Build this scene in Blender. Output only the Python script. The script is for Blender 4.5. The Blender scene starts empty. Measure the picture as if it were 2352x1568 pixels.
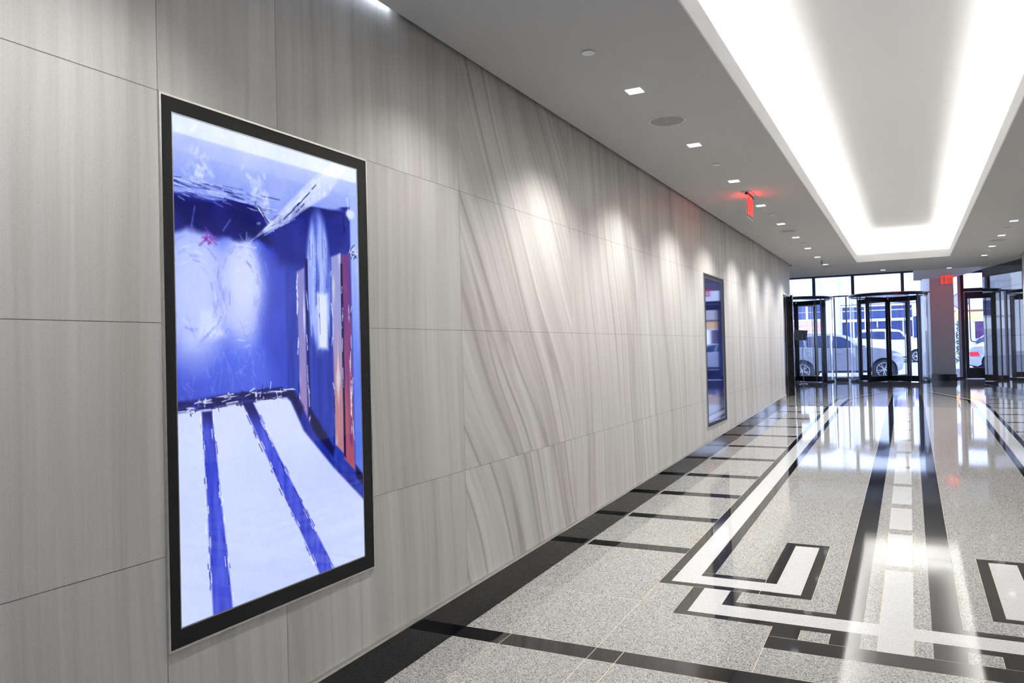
import bpy, bmesh, math, random
import numpy as np
from mathutils import Vector, Matrix
random.seed(7)
S = 1.525                      # metres per layout unit (one unit = the camera's height above the floor)
C = bpy.context.scene.collection
sc = bpy.context.scene

# ------------------------------------------------------------------ camera, view, world, big lights
def cam_axes(yaw, pitch, roll):
    cy, sy, cp, sp = math.cos(yaw), math.sin(yaw), math.cos(pitch), math.sin(pitch)
    f = Vector((-sy*cp, cy*cp, sp)); r = Vector((cy, sy, 0)); u = r.cross(f)
    c, s = math.cos(roll), math.sin(roll)
    return c*r + s*u, -s*r + c*u, f
r_, u_, f_ = cam_axes(0.473712, 0.0123281, -0.0241731)
cd = bpy.data.cameras.new('camera'); cam = bpy.data.objects.new('camera', cd); C.objects.link(cam)
cam.matrix_world = Matrix(((r_.x, u_.x, -f_.x, 1.39542*S), (r_.y, u_.y, -f_.y, 0), (r_.z, u_.z, -f_.z, 1.0*S), (0, 0, 0, 1)))
cd.sensor_width = 36; cd.lens = 36*1784.06/2352; cd.clip_start = .05; cd.clip_end = 400
sc.camera = cam
vs = sc.view_settings
sc.display_settings.display_device = 'sRGB'
vs.view_transform = 'Standard'; vs.look = 'None'; vs.gamma = 1; vs.use_curve_mapping = False
vs.exposure = 0.4
w = bpy.data.worlds.new('sky'); sc.world = w; w.use_nodes = True
nt = w.node_tree; bg = nt.nodes['Background']
tc = nt.nodes.new('ShaderNodeTexCoord'); sx = nt.nodes.new('ShaderNodeSeparateXYZ'); cr = nt.nodes.new('ShaderNodeValToRGB')
nt.links.new(tc.outputs['Generated'], sx.inputs[0]); nt.links.new(sx.outputs['Z'], cr.inputs[0]); nt.links.new(cr.outputs[0], bg.inputs[0])
cr.color_ramp.elements[0].color = (.62, .72, 1.0, 1); cr.color_ramp.elements[0].position = 0
cr.color_ramp.elements[1].color = (.50, .64, 1.0, 1); cr.color_ramp.elements[1].position = 1
bg.inputs[1].default_value = 3.2
sc.cycles.max_bounces = 8; sc.cycles.diffuse_bounces = 4; sc.cycles.glossy_bounces = 4
sc.cycles.transparent_max_bounces = 24; sc.cycles.sample_clamp_indirect = 6
sc.cycles.use_denoising = True
COVE_W = 225; SPOT_W = 150

def area(name, loc, rot, sx_, sy_, power, color):
    l = bpy.data.lights.new(name, 'AREA'); l.shape = 'RECTANGLE'; l.size = sx_*S; l.size_y = sy_*S; l.energy = power; l.color = color
    o = bpy.data.objects.new(name, l); C.objects.link(o); o.location = Vector(loc)*S; o.rotation_euler = rot
    return o
# light strips lying on the ledges of the ceiling cove, shining up onto its vault
area('cove_light', (.745, 4.5, 2.165), (math.pi, -.6, 0), .04, 12.6, COVE_W*.93, (1, .965, .915))
area('cove_light', (1.919, 4.5, 2.165), (math.pi, .6, 0), .04, 12.6, COVE_W*.93, (1, .965, .915))
area('cove_light', (1.332, 11.115, 2.165), (math.pi, 0, 0), 1.1, .04, COVE_W*.10, (1, .965, .915))

# ------------------------------------------------------------------ helpers
LOC = {}
class MB:
    def __init__(s): s.v = []; s.f = []; s.m = []; s.sm = []
    def add(s, vs, fs, m=0, sm=False):
        o = len(s.v); s.v += [tuple(v) for v in vs]
        for f in fs: s.f.append([i+o for i in f]); s.m.append(m); s.sm.append(sm)
    def box(s, x0, x1, y0, y1, z0, z1, m=0):
        s.add([(x, y, z) for x in (x0, x1) for y in (y0, y1) for z in (z0, z1)],
              [(0, 1, 3, 2), (4, 6, 7, 5), (0, 4, 5, 1), (2, 3, 7, 6), (0, 2, 6, 4), (1, 5, 7, 3)], m)
    def quad(s, a, b, c, d, m=0): s.add([a, b, c, d], [(0, 1, 2, 3)], m)
    def prism(s, poly, axis, a0, a1, m=0):            # poly = 2-D outline (may be concave), extruded along axis
        bm = bmesh.new()
        def P(p, a): return {'x': (a, p[0], p[1]), 'y': (p[0], a, p[1]), 'z': (p[0], p[1], a)}[axis]
        vs_ = [bm.verts.new(P(p, a0)) for p in poly]; f = bm.faces.new(vs_); f.normal_update()
        tri = bmesh.ops.triangulate(bm, faces=[f])['faces']; bm.verts.index_update()
        T = [[v.index for v in t.verts] for t in tri]; bm.free()
        n = len(poly)
        s.add([P(p, a0) for p in poly] + [P(p, a1) for p in poly],
              T + [[i+n for i in reversed(t)] for t in T] + [(i, i+n, (i+1) % n+n, (i+1) % n) for i in range(n)], m)
    def cyl(s, c, r, h, axis='z', n=24, m=0, r2=None, ry=None, caps=True):   # from c along axis by h
        r2 = r if r2 is None else r2; k = 1 if ry is None else ry/r
        def P(a, rr, t):
            p, q = rr*math.cos(a), rr*k*math.sin(a)
            return {'z': (c[0]+p, c[1]+q, c[2]+t), 'y': (c[0]+p, c[1]+t, c[2]+q), 'x': (c[0]+t, c[1]+p, c[2]+q)}[axis]
        A = [2*math.pi*i/n for i in range(n)]
        o = len(s.v); s.v += [P(a, r, 0) for a in A] + [P(a, r2, h) for a in A]
        for i in range(n): s.f.append([o+i, o+(i+1) % n, o+n+(i+1) % n, o+n+i]); s.m.append(m); s.sm.append(True)
        if caps:
            s.f.append([o+i for i in range(n)][::-1]); s.m.append(m); s.sm.append(False)
            s.f.append([o+n+i for i in range(n)]); s.m.append(m); s.sm.append(False)
    def ring(s, c, r0, r1, z0, z1, a0=0, a1=2*math.pi, n=48, m=0, ry=1.0):    # flat ring / arc wall about z
        full = abs(a1-a0-2*math.pi) < 1e-6; k = n if full else n+1
        vs_ = []
        for i in range(k):
            a = a0+(a1-a0)*i/n; ca, sa = math.cos(a), math.sin(a)*ry
            vs_ += [(c[0]+r0*ca, c[1]+r0*sa, z0), (c[0]+r1*ca, c[1]+r1*sa, z0), (c[0]+r1*ca, c[1]+r1*sa, z1), (c[0]+r0*ca, c[1]+r0*sa, z1)]
        fs = []
        for i in range(n):
            j = (i+1) % k
            fs += [(4*i+q, 4*i+(q+1) % 4, 4*j+(q+1) % 4, 4*j+q) for q in range(4)]
        if not full: fs += [(0, 3, 2, 1), tuple(4*n+q for q in range(4))]
        s.add(vs_, fs, m)
    def tube(s, pts, r, n=10, m=0):
        pts = [Vector(p) for p in pts]; o = len(s.v)
        for i, p in enumerate(pts):
            d = (pts[min(i+1, len(pts)-1)]-pts[max(i-1, 0)]).normalized()
            a = d.orthogonal().normalized() if i == 0 else (pa - d*pa.dot(d)).normalized()
            pa = a; b = d.cross(a)
            for k in range(n):
                t = 2*math.pi*k/n; s.v.append(tuple(p+a*r*math.cos(t)+b*r*math.sin(t)))
        for i in range(len(pts)-1):
            for k in range(n):
                s.f.append([o+i*n+k, o+i*n+(k+1) % n, o+(i+1)*n+(k+1) % n, o+(i+1)*n+k]); s.m.append(m); s.sm.append(True)
        s.f.append([o+k for k in range(n)][::-1]); s.m.append(m); s.sm.append(False)
        s.f.append([o+(len(pts)-1)*n+k for k in range(n)]); s.m.append(m); s.sm.append(False)
    def xf(s, fn): s.v = [tuple(fn(Vector(v))) for v in s.v]
    def build(s, name, mats, parent=None, bevel=0, rootloc=None):
        mats = mats if isinstance(mats, (list, tuple)) else [mats]
        V = np.array(s.v, float)
        if parent is not None: L = np.array(LOC[parent.name])
        else:
            L = np.array(rootloc) if rootloc is not None else np.array([(V[:, 0].min()+V[:, 0].max())/2, (V[:, 1].min()+V[:, 1].max())/2, V[:, 2].min()])
        me = bpy.data.meshes.new(name); me.from_pydata(((V-L)*S).tolist(), [], s.f)
        for m in mats: me.materials.append(m)
        me.polygons.foreach_set('material_index', s.m); me.polygons.foreach_set('use_smooth', s.sm)
        bm = bmesh.new(); bm.from_mesh(me); bmesh.ops.recalc_face_normals(bm, faces=bm.faces); bm.to_mesh(me); bm.free()
        o = bpy.data.objects.new(name, me); C.objects.link(o)
        if parent is not None: o.parent = parent
        else: o.location = L*S
        LOC[o.name] = tuple(L)
        if bevel:
            b = o.modifiers.new('bevel', 'BEVEL'); b.width = bevel*S; b.segments = 2; b.limit_method = 'ANGLE'; b.angle_limit = math.radians(40)
        return o
def box(name, mats, parent, *a, bevel=0):
    b = MB(); b.box(*a); return b.build(name, mats, parent, bevel)
def tag(o, label=None, cat=None, group=None, kind=None):
    if label: o['label'] = label
    if cat: o['category'] = cat
    if group: o['group'] = group
    if kind: o['kind'] = kind
    return o
def thing(name, label, cat, loc, group=None):
    o = bpy.data.objects.new(name, None); C.objects.link(o); o.location = Vector(loc)*S; o.empty_display_size = .1
    LOC[o.name] = tuple(loc); return tag(o, label, cat, group)
def struct(o): o['kind'] = 'structure'; return o
def dup(root, loc, label):
    r = root.copy(); C.objects.link(r); r.location = Vector(loc)*S; r['label'] = label; LOC[r.name] = tuple(loc)
    for ch in list(root.children):
        if ch.type == 'LIGHT': continue                     # each fitting gets a lamp of its own
        c = ch.copy(); C.objects.link(c); c.parent = r
        for g in list(ch.children):
            d = g.copy(); C.objects.link(d); d.parent = c
    return r

# ------------------------------------------------------------------ materials
def lin(c): return tuple((x/12.92 if x <= .04045 else ((x+.055)/1.055)**2.4) for x in c)
def mat(name, col, rough=.5, metal=0, var=.04, scale=6, spec=.5, emit=None, estr=0):
    m = bpy.data.materials.new(name); m.use_nodes = True; n = m.node_tree.nodes; l = m.node_tree.links
    p = n['Principled BSDF']; p.inputs['Roughness'].default_value = rough; p.inputs['Metallic'].default_value = metal
    p.inputs['Specular IOR Level'].default_value = spec
    t = n.new('ShaderNodeTexCoord'); nz = n.new('ShaderNodeTexNoise'); nz.inputs['Scale'].default_value = scale; nz.inputs['Detail'].default_value = 4
    l.new(t.outputs['Object'], nz.inputs['Vector'])
    r = n.new('ShaderNodeValToRGB'); l.new(nz.outputs[0], r.inputs[0])
    r.color_ramp.elements[0].position = .3; r.color_ramp.elements[1].position = .7
    r.color_ramp.elements[0].color = (*[max(0, c*(1-var)) for c in col], 1); r.color_ramp.elements[1].color = (*[c*(1+var) for c in col], 1)
    l.new(r.outputs[0], p.inputs['Base Color'])
    if emit: p.inputs['Emission Color'].default_value = (*emit, 1); p.inputs['Emission Strength'].default_value = estr
    return m
def glass(name, tint=(1, 1, 1), ior=1.45, rough=0.0, base=0.0):
    m = bpy.data.materials.new(name); m.use_nodes = True; n = m.node_tree.nodes; l = m.node_tree.links
    n.remove(n['Principled BSDF']); o = n['Material Output']
    t = n.new('ShaderNodeBsdfTransparent'); t.inputs[0].default_value = (*tint, 1)
    g = n.new('ShaderNodeBsdfGlossy'); g.inputs['Roughness'].default_value = rough
    lw = n.new('ShaderNodeLayerWeight'); pw = n.new('ShaderNodeMath'); pw.operation = 'POWER'; pw.inputs[1].default_value = 5; l.new(lw.outputs['Facing'], pw.inputs[0])
    f = n.new('ShaderNodeMath'); f.operation = 'MULTIPLY_ADD'; l.new(pw.outputs[0], f.inputs[0]); f.inputs[1].default_value = .9; f.inputs[2].default_value = .05
    x = n.new('ShaderNodeMixShader'); l.new(f.outputs[0], x.inputs[0]); l.new(t.outputs[0], x.inputs[1]); l.new(g.outputs[0], x.inputs[2]); l.new(x.outputs[0], o.inputs[0])
    return m
M = {}
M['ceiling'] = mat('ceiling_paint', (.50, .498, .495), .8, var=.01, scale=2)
M['soffit'] = mat('daylit_soffit_paint', (.82, .82, .84), .45, var=.01)  # lighter than the ceiling paint, the soffit's daylight is put into the colour
M['white'] = mat('white_paint', (.86, .86, .87), .5, var=.01)
M['lip'] = mat('cove_lip_paint', (.90, .90, .90), .6, var=.01)
M['cove'] = mat('cove_paint', (.86, .86, .855), .9, var=.008, scale=1)
M['dark'] = mat('black_reveal', (.02, .02, .02), .7)
M['grout'] = mat('dark_grout', (.11, .105, .10), .8)
M['base'] = mat('black_granite_base', (.008, .008, .009), .05, var=.5, scale=160, spec=.3)
M['steel'] = mat('brushed_steel', (.62, .61, .58), .3, 1, var=.08, scale=40)
M['steel2'] = mat('satin_steel', (.45, .46, .5), .35, 1, var=.08, scale=40)
M['bezel'] = mat('black_bezel', (.010, .010, .010), .5, var=.2, scale=80, spec=.15)
M['frame'] = mat('dark_bronze_frame', (.022, .022, .028), .3, .3, var=.2, scale=20)
M['frame2'] = mat('grey_bronze_frame', (.075, .08, .105), .35, .3, var=.1)
M['framelight'] = mat('grey_aluminium_frame', (.34, .35, .42), .35, .5, var=.06)
M['glass'] = glass('clear_glass', (.97, .985, 1))
M['lidglass'] = glass('frosted_lid_glass', (.85, .9, 1), rough=.1)
M['bronze'] = mat('polished_dark_bronze', (.022, .018, .015), .18, .3, var=.3, scale=9)
M['red'] = mat('red_sign_letter', (.9, .05, .03), .4, emit=(1, .045, .02), estr=.85)
M['acrylic'] = glass('clear_sign_acrylic', (1, .88, .88))
M['lens'] = mat('downlight_lens', (.8, .8, .8), .4, emit=(.9, .94, 1), estr=1.3)
M['led'] = mat('slot_light_lens', (.8, .8, .8), .4, emit=(.82, .87, 1), estr=.55)
M['grille'] = mat('speaker_grille', (.30, .29, .275), .7, var=.35, scale=500)
M['disc'] = mat('cover_disc_paint', (.80, .79, .77), .6)
M['tan'] = mat('grey_sign_board', (.20, .19, .195), .7, var=.08, scale=60)

def floor_mats():
    def terrazzo(name, stops, scale, rough):
        m = bpy.data.materials.new(name); m.use_nodes = True; n = m.node_tree.nodes; l = m.node_tree.links; p = n['Principled BSDF']
        t = n.new('ShaderNodeTexCoord'); v = n.new('ShaderNodeTexVoronoi'); v.inputs['Scale'].default_value = scale
        l.new(t.outputs['Object'], v.inputs['Vector'])
        sp = n.new('ShaderNodeSeparateColor'); l.new(v.outputs['Color'], sp.inputs[0])
        r = n.new('ShaderNodeValToRGB'); r.color_ramp.interpolation = 'CONSTANT'; l.new(sp.outputs[0], r.inputs[0])
        e = r.color_ramp.elements
        while len(e) < len(stops): e.new(.5)
        for k, (pos, c) in enumerate(stops): e[k].position = pos; e[k].color = (*c, 1)
        n2 = n.new('ShaderNodeTexNoise'); n2.inputs['Scale'].default_value = scale*1.7; n2.inputs['Detail'].default_value = 2; l.new(t.outputs['Object'], n2.inputs['Vector'])
        mx = n.new('ShaderNodeMix'); mx.data_type = 'RGBA'; mx.blend_type = 'MULTIPLY'; mx.inputs[0].default_value = .5
        r2 = n.new('ShaderNodeValToRGB'); r2.color_ramp.elements[0].position = .35; r2.color_ramp.elements[1].position = .6
        r2.color_ramp.elements[0].color = (.62, .62, .62, 1); l.new(n2.outputs[0], r2.inputs[0])
        l.new(r.outputs[0], mx.inputs[6]); l.new(r2.outputs[0], mx.inputs[7]); l.new(mx.outputs[2], p.inputs['Base Color'])
        p.inputs['Roughness'].default_value = rough; p.inputs['Coat Weight'].default_value = .3; p.inputs['Specular IOR Level'].default_value = .35 if name.startswith('black') else .5; p.inputs['Coat Roughness'].default_value = .04
        # the polished slab is very slightly wavy
        n3 = n.new('ShaderNodeTexNoise'); n3.inputs['Scale'].default_value = 1.1; n3.inputs['Detail'].default_value = 1; l.new(t.outputs['Object'], n3.inputs['Vector'])
        b = n.new('ShaderNodeBump'); b.inputs['Strength'].default_value = .25; b.inputs['Distance'].default_value = .004
        l.new(n3.outputs[0], b.inputs['Height']); l.new(b.outputs[0], p.inputs['Normal'])
        return m
    M['terr'] = terrazzo('grey_terrazzo', [(0, (.09, .088, .086)), (.15, (.26, .255, .242)), (.29, (.45, .44, .41)), (.62, (.505, .495, .465)), (.88, (.63, .625, .61))], 260, .055)
    M['wterr'] = terrazzo('white_terrazzo', [(0, (.54, .54, .53)), (.06, (.68, .68, .675)), (.5, (.72, .72, .715))], 220, .055)
    M['bterr'] = terrazzo('black_terrazzo', [(0, (.008, .008, .009)), (.5, (.016, .016, .018)), (.93, (.035, .035, .04))], 220, .055)
    M['brass'] = mat('brass_divider_strip', (.62, .52, .38), .35, .3)
floor_mats()

def wall_mat():
    m = bpy.data.materials.new('veined_stone_panel'); m.use_nodes = True; n = m.node_tree.nodes; l = m.node_tree.links; p = n['Principled BSDF']
    a = n.new('ShaderNodeAttribute'); a.attribute_name = 'panel'          # seed, vein angle, vein strength
    sp = n.new('ShaderNodeSeparateXYZ'); l.new(a.outputs['Vector'], sp.inputs[0])
    t = n.new('ShaderNodeTexCoord')
    wn = n.new('ShaderNodeTexNoise'); wn.inputs['Scale'].default_value = .5; wn.inputs['Detail'].default_value = 1.2
    l.new(t.outputs['Object'], wn.inputs['Vector'])
    ps = n.new('ShaderNodeSeparateXYZ'); l.new(t.outputs['Object'], ps.inputs[0])
    def mth(op, a_, b_, c_=None):
        q = n.new('ShaderNodeMath'); q.operation = op
        for k, v_ in enumerate((a_, b_, c_)):
            if v_ is None: continue
            if isinstance(v_, (int, float)): q.inputs[k].default_value = v_
            else: l.new(v_, q.inputs[k])
        return q.outputs[0]
    wob = mth('MULTIPLY', mth('MULTIPLY_ADD', wn.outputs[0], .5, -.25), sp.outputs['Z'])
    uu = mth('ADD', mth('MULTIPLY_ADD', ps.outputs['Z'], sp.outputs['Y'], ps.outputs['Y']), wob)
    ad = n.new('ShaderNodeVectorMath'); cx_ = n.new('ShaderNodeCombineXYZ'); l.new(sp.outputs['X'], cx_.inputs[0]); l.new(uu, cx_.inputs[1]); l.new(ps.outputs['Z'], cx_.inputs[2]); l.new(cx_.outputs[0], ad.inputs[0])
    def streak(sy, sz, det):
        mp = n.new('ShaderNodeMapping'); mp.inputs['Scale'].default_value = (1, sy, sz); l.new(ad.outputs[0], mp.inputs[0])
        q = n.new('ShaderNodeTexNoise'); q.inputs['Scale'].default_value = 1; q.inputs['Detail'].default_value = det; q.inputs['Roughness'].default_value = .62
        l.new(mp.outputs[0], q.inputs['Vector']); return q.outputs[0]
    s1, s2, s3 = streak(5, .22, 4), streak(24, .5, 5), streak(2.2, .3, 2)
    fine = n.new('ShaderNodeTexNoise'); fine.inputs['Scale'].default_value = 220; fine.inputs['Detail'].default_value = 2; l.new(t.outputs['Object'], fine.inputs['Vector'])
    def madd(x, k, y):
        q = n.new('ShaderNodeMath'); q.operation = 'MULTIPLY_ADD'; l.new(x, q.inputs[0]); q.inputs[1].default_value = k
        if isinstance(y, float): q.inputs[2].default_value = y
        else: l.new(y, q.inputs[2])
        return q.outputs[0]
    va, vb = streak(2.6, .13, 1.5), streak(1.3, .10, 1)
    def vein(x, wd): return mth('MULTIPLY', mth('SUBTRACT', 1.0, mth('MINIMUM', mth('DIVIDE', mth('ABSOLUTE', mth('SUBTRACT', x, .5), 0), wd), 1.0)), sp.outputs['Z'])
    h0 = madd(fine.outputs[0], .26, madd(s1, .46, madd(s2, .36, madd(s3, .16, -.12))))
    h = mth('SUBTRACT', h0, mth('MULTIPLY_ADD', vein(va, .022), .16, mth('MULTIPLY', vein(vb, .05), .12)))
    # contrast grows with vein strength
    c0 = n.new('ShaderNodeMath'); c0.operation = 'SUBTRACT'; l.new(h, c0.inputs[0]); c0.inputs[1].default_value = .5
    c1 = n.new('ShaderNodeMath'); c1.operation = 'MULTIPLY_ADD'; l.new(c0.outputs[0], c1.inputs[0]); l.new(madd(sp.outputs['Z'], .35, .8), c1.inputs[1]); c1.inputs[2].default_value = .5
    r = n.new('ShaderNodeValToRGB'); l.new(c1.outputs[0], r.inputs[0])
    e = r.color_ramp.elements; e.new(.5); e.new(.62)
    for k, (pos, c) in enumerate([(.22, (.275, .255, .235)), (.42, (.41, .393, .368)), (.54, (.50, .485, .462)), (.75, (.65, .64, .622))]): e[k].position = pos; e[k].color = (*c, 1)
    l.new(r.outputs[0], p.inputs['Base Color']); p.inputs['Roughness'].default_value = .42; p.inputs['Specular IOR Level'].default_value = .35
    return m
M['wall'] = wall_mat()

# ------------------------------------------------------------------ FLOOR (rises as a ramp to a level landing)
SL, YB = .02524, 9.97
ZB = SL*YB
def fz(y): return SL*min(y, YB)
AX = 1.332
def mir(x): return 2*AX-x
def build_floor():
    R = []                                              # painter's list: x0,x1,y0,y1,mat   0 terr 1 white 2 black 3 brass
    e = .0016
    def rc(x0, x1, y0, y1, m, both=False, strip=True):
        for (a, b) in ([(x0, x1), (mir(x1), mir(x0))] if both else [(x0, x1)]):
            if strip and m in (1, 2): R.append((a-e, b+e, y0-e, y1+e, 3))
            R.append((a, b, y0, y1, m))
    YE = 11.2
    rc(0, mir(0), 2.2145, 2.306, 2)
    for y0, y1 in [(.9, .99), (1.55, 1.64), (3.407, 3.497), (3.99, 4.08), (4.585, 4.687), (5.2, 5.307), (5.9, 6.0), (6.55, 6.64), (7.22, 7.31), (7.89, 7.97), (8.58, 8.67), (9.26, 9.35), (9.92, 10.01), (10.6, 10.69), (11.3, 11.38), (12, 12.08)]:
        rc(.02, .488, y0, y1, 2, True)
    # bracket below the cross band
    rc(.964, 1.052, 2.498, 2.69, 2, True); rc(.964, mir(.964), 2.498, 2.597, 2)
    # wide dark runners and the stepping squares between them
    rc(1.143, 1.2315, 2.597, 12.3, 2, True)
    R.append((1.2315, mir(1.2315), 2.597, 12.3, 0))
    for x in (1.281, 1.379): R.append((x-.0008, x+.0008, 2.597, 4.1, 3))
    sq = [(2.597, 3.454), (3.523, 4.04), (4.14, 4.61), (4.715, 5.21), (5.295, 5.84), (5.94, 6.49), (6.62, 7.155), (7.29, 7.84), (7.935, 8.52), (8.615, 9.22), (9.305, 9.92), (10.0, 10.6), (10.7, 11.3), (11.4, 12.0)]
    for a, b in sq: rc(1.281, 1.379, a, b, 1, strip=(a < 4))
    # second, crossing U band
    rc(.626, .808, 2.685, 2.987, 2, True); rc(.626, 1.143, 2.685, 2.872, 2, True, False)
    R.append((.808, 1.143, 2.872, 2.99, 0)); R.append((mir(1.143), mir(.808), 2.872, 2.99, 0))
    rc(.671, .765, 2.725, 2.987, 1, True); rc(.671, mir(.671), 2.725, 2.827, 1)
    # long L bands with the hook
    rc(.488, .668, 2.987, YE, 2, True); rc(.488, 1.052, 2.987, 3.168, 2, True); rc(.87, 1.052, 2.987, 3.735, 2, True)
    rc(.668, .87, 3.168, 3.735, 0, True, False)
    rc(.530, .621, 3.027, YE, 1, True); rc(.530, 1.010, 3.027, 3.126, 1, True, False); rc(.914, 1.010, 3.027, 3.69, 1, True)
    # brass joints
    for x0, y0, y1 in [(.488, -1, 2.987), (.578, -1, 2.306), (.185, -1, 2.306), (.964, 2.306, 2.498)]:
        R.append((x0-.0012, x0+.0012, y0, y1, 3)); R.append((mir(x0)-.0012, mir(x0)+.0012, y0, y1, 3))
    R.append((.05, .488, 2.765, 2.767, 3))
    xs = sorted(set([-4.0, 0.0, mir(0), 4.0] + [round(q, 5) for r in R for q in r[:2]]))
    ys = sorted(set([-4.5, 0.0, YB, 18.0] + [round(q, 5) for r in R for q in r[2:4]]))
    b = MB(); nx, ny = len(xs), len(ys)
    b.v = [(x, y, fz(y)) for y in ys for x in xs]
    xc = np.array([(xs[i]+xs[i+1])/2 for i in range(nx-1)]); yc = np.array([(ys[j]+ys[j+1])/2 for j in range(ny-1)])
    G = np.zeros((ny-1, nx-1), int)
    for x0, x1, y0, y1, m in R: G[np.ix_((yc > y0) & (yc < y1), (xc > x0) & (xc < x1))] = m
    for j in range(ny-1):
        for i in range(nx-1):
            b.f.append([j*nx+i, j*nx+i+1, (j+1)*nx+i+1, (j+1)*nx+i]); b.m.append(int(G[j, i])); b.sm.append(False)
    # on the landing the long bands swing in towards the doors
    def swing(xa, xb, m, k, lift):
        for sgn in (1, -1):
            f = (lambda x, y: x+.243*(y-11.2)) if sgn == 1 else (lambda x, y: mir(x+.243*(y-11.2)))
            y0, y1 = 11.2, 14.2
            b.quad((f(xa, y0), y0, ZB+lift), (f(xb, y0), y0, ZB+lift), (f(xb, y1), y1, ZB+lift), (f(xa, y1), y1, ZB+lift), m)
    swing(.488, .668, 2, 0, .0004); swing(.530, .621, 1, 0, .0008)
    o = b.build('floor', [M['terr'], M['wterr'], M['bterr'], M['brass']], None, rootloc=(0, 0, 0)); struct(o)
build_floor()

# ------------------------------------------------------------------ LEFT WALL of big veined stone panels
ZC = 2.047
def build_wall():
    b = MB(); att = []
    g = .0006
    cols = [-3.9, -2.89, -1.89, -.89, .11, 1.114, 2.3405, 3.34, 4.346, 5.346, 6.4, 7.4, 8.4, 9.4, 10.14]
    style = {1.114: (.02, .35), 2.3405: (.50, 1.08), 3.34: (.14, .75), 4.346: (.10, .85), 5.346: (.04, .5), 6.4: (.05, .55), 7.4: (.16, .8), 8.4: (-.02, .5), 9.4: (.05, .45)}
    rows = [0, .588, 1.077, 1.5665, 2.6]
    def pan(y0, y1, z0, z1, seed, ang, st):
        b.quad((0, y0+g, z0+g), (0, y1-g, z0+g), (0, y1-g, z1-g), (0, y0+g, z1-g), 0); att.append((seed, ang, st))
    rnd = random.Random(3)
    for i in range(len(cols)-1):
        y0, y1 = cols[i], cols[i+1]; ang, st = style.get(y0, (.02, .3))
        for r in range(4):
            sd = rnd.uniform(0, 60) if r in (0, 3) else None
            sd = sd if sd is not None else i*7.3
            if abs(y0-1.114) < 1e-6 and r in (0, 3):
                pan(y0, 1.462, rows[r], rows[r+1], 11.0, .0, .25); pan(1.462, y1, rows[r], rows[r+1], 23.0, .03, .4)
            else: pan(y0, y1, rows[r], rows[r+1], i*7.3, ang*(1 if r else .8), st)
    pan(10.14, 10.77, 1.648, 2.6, 90., .02, .3)
    n = len(b.f)
    def side(*a): b.box(*a, 1)
    side(-.25, -.0015, -3.9, 10.14, 0, 2.6); side(-.25, -.0015, 10.14, 10.77, 1.648, 2.6)
    att += [(5, 0, .3)]*(len(b.f)-n)
    o = b.build('wall_left', [M['wall'], M['grout']], None, rootloc=(0, 0, 0)); struct(o)
    at = o.data.attributes.new('panel', 'FLOAT_VECTOR', 'FACE'); at.data.foreach_set('vector', [c for a in att for c in a])
    e = MB(); e.box(-.25, 0, 10.7701, 10.785, 1.648, 2.6); e = struct(e.build('trim_1', M['white']))
    # polished black base with a thin metal bead on top
    bb = MB(); zs = .118
    for (ya, yb) in [(-3.9, 0), (0, 5), (5, YB), (YB, 10.14)]:
        z0, z1 = fz(ya), fz(yb)
        bb.add([(.0005, ya, z0), (.009, ya, z0), (.009, ya, z0+zs), (.0005, ya, z0+zs), (.0005, yb, z1), (.009, yb, z1), (.009, yb, z1+zs), (.0005, yb, z1+zs)],
               [(0, 1, 2, 3), (4, 7, 6, 5), (1, 5, 6, 2), (3, 2, 6, 7), (0, 4, 5, 1), (0, 3, 7, 4)])
    o = struct(bb.build('baseboard_left', M['base']))
    tb = MB()
    for (ya, yb) in [(-3.9, 0), (0, 5), (5, YB), (YB, 10.14)]:
        z0, z1 = fz(ya)+zs+.0005, fz(yb)+zs+.0005; h = .007; d = .013
        tb.add([(.0005, ya, z0), (d, ya, z0), (d, ya, z0+h), (.0005, ya, z0+h), (.0005, yb, z1), (d, yb, z1), (d, yb, z1+h), (.0005, yb, z1+h)],
               [(0, 1, 2, 3), (4, 7, 6, 5), (1, 5, 6, 2), (3, 2, 6, 7), (0, 4, 5, 1), (0, 3, 7, 4)])
    struct(tb.build('trim_2', M['steel']))
build_wall()

# dark bronze folding door in the recess at the end of the wall
def recess():
    b = MB(); pts = []; n = 9; y0, y1 = 10.2, 11.97
    for i in range(n):
        y = y0+(y1-y0)*i/n
        pts += [(-.2, y), (-.175, y+.25*(y1-y0)/n), (-.175, y+.7*(y1-y0)/n), (-.205, y+.9*(y1-y0)/n)]
    poly = pts+[(-.2, y1), (-.24, y1), (-.24, y0)]
    b.prism(poly, 'z', ZB+.01, 1.69); o = struct(b.build('door_2', M['bronze']))
    k = MB(); k.box(-.24, -.125, 11.972, 12.06, ZB, 1.72); k.box(-.24, -.16, 10.15, 12.0, 1.695, 1.72); struct(k.build('trim_3', M['bronze']))
    h = MB(); h.box(-.24, .003, 10.143, 10.77, 1.628, 1.6475); struct(h.build('trim_4', M['white']))
    bk = MB(); bk.box(-.3, -.26, 10.8, 12.02, ZB, 2.6); bk.box(-4, -.3, 11.98, 12.02, ZB, 2.6); struct(bk.build('wall_recess', M['white']))
recess()

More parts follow.
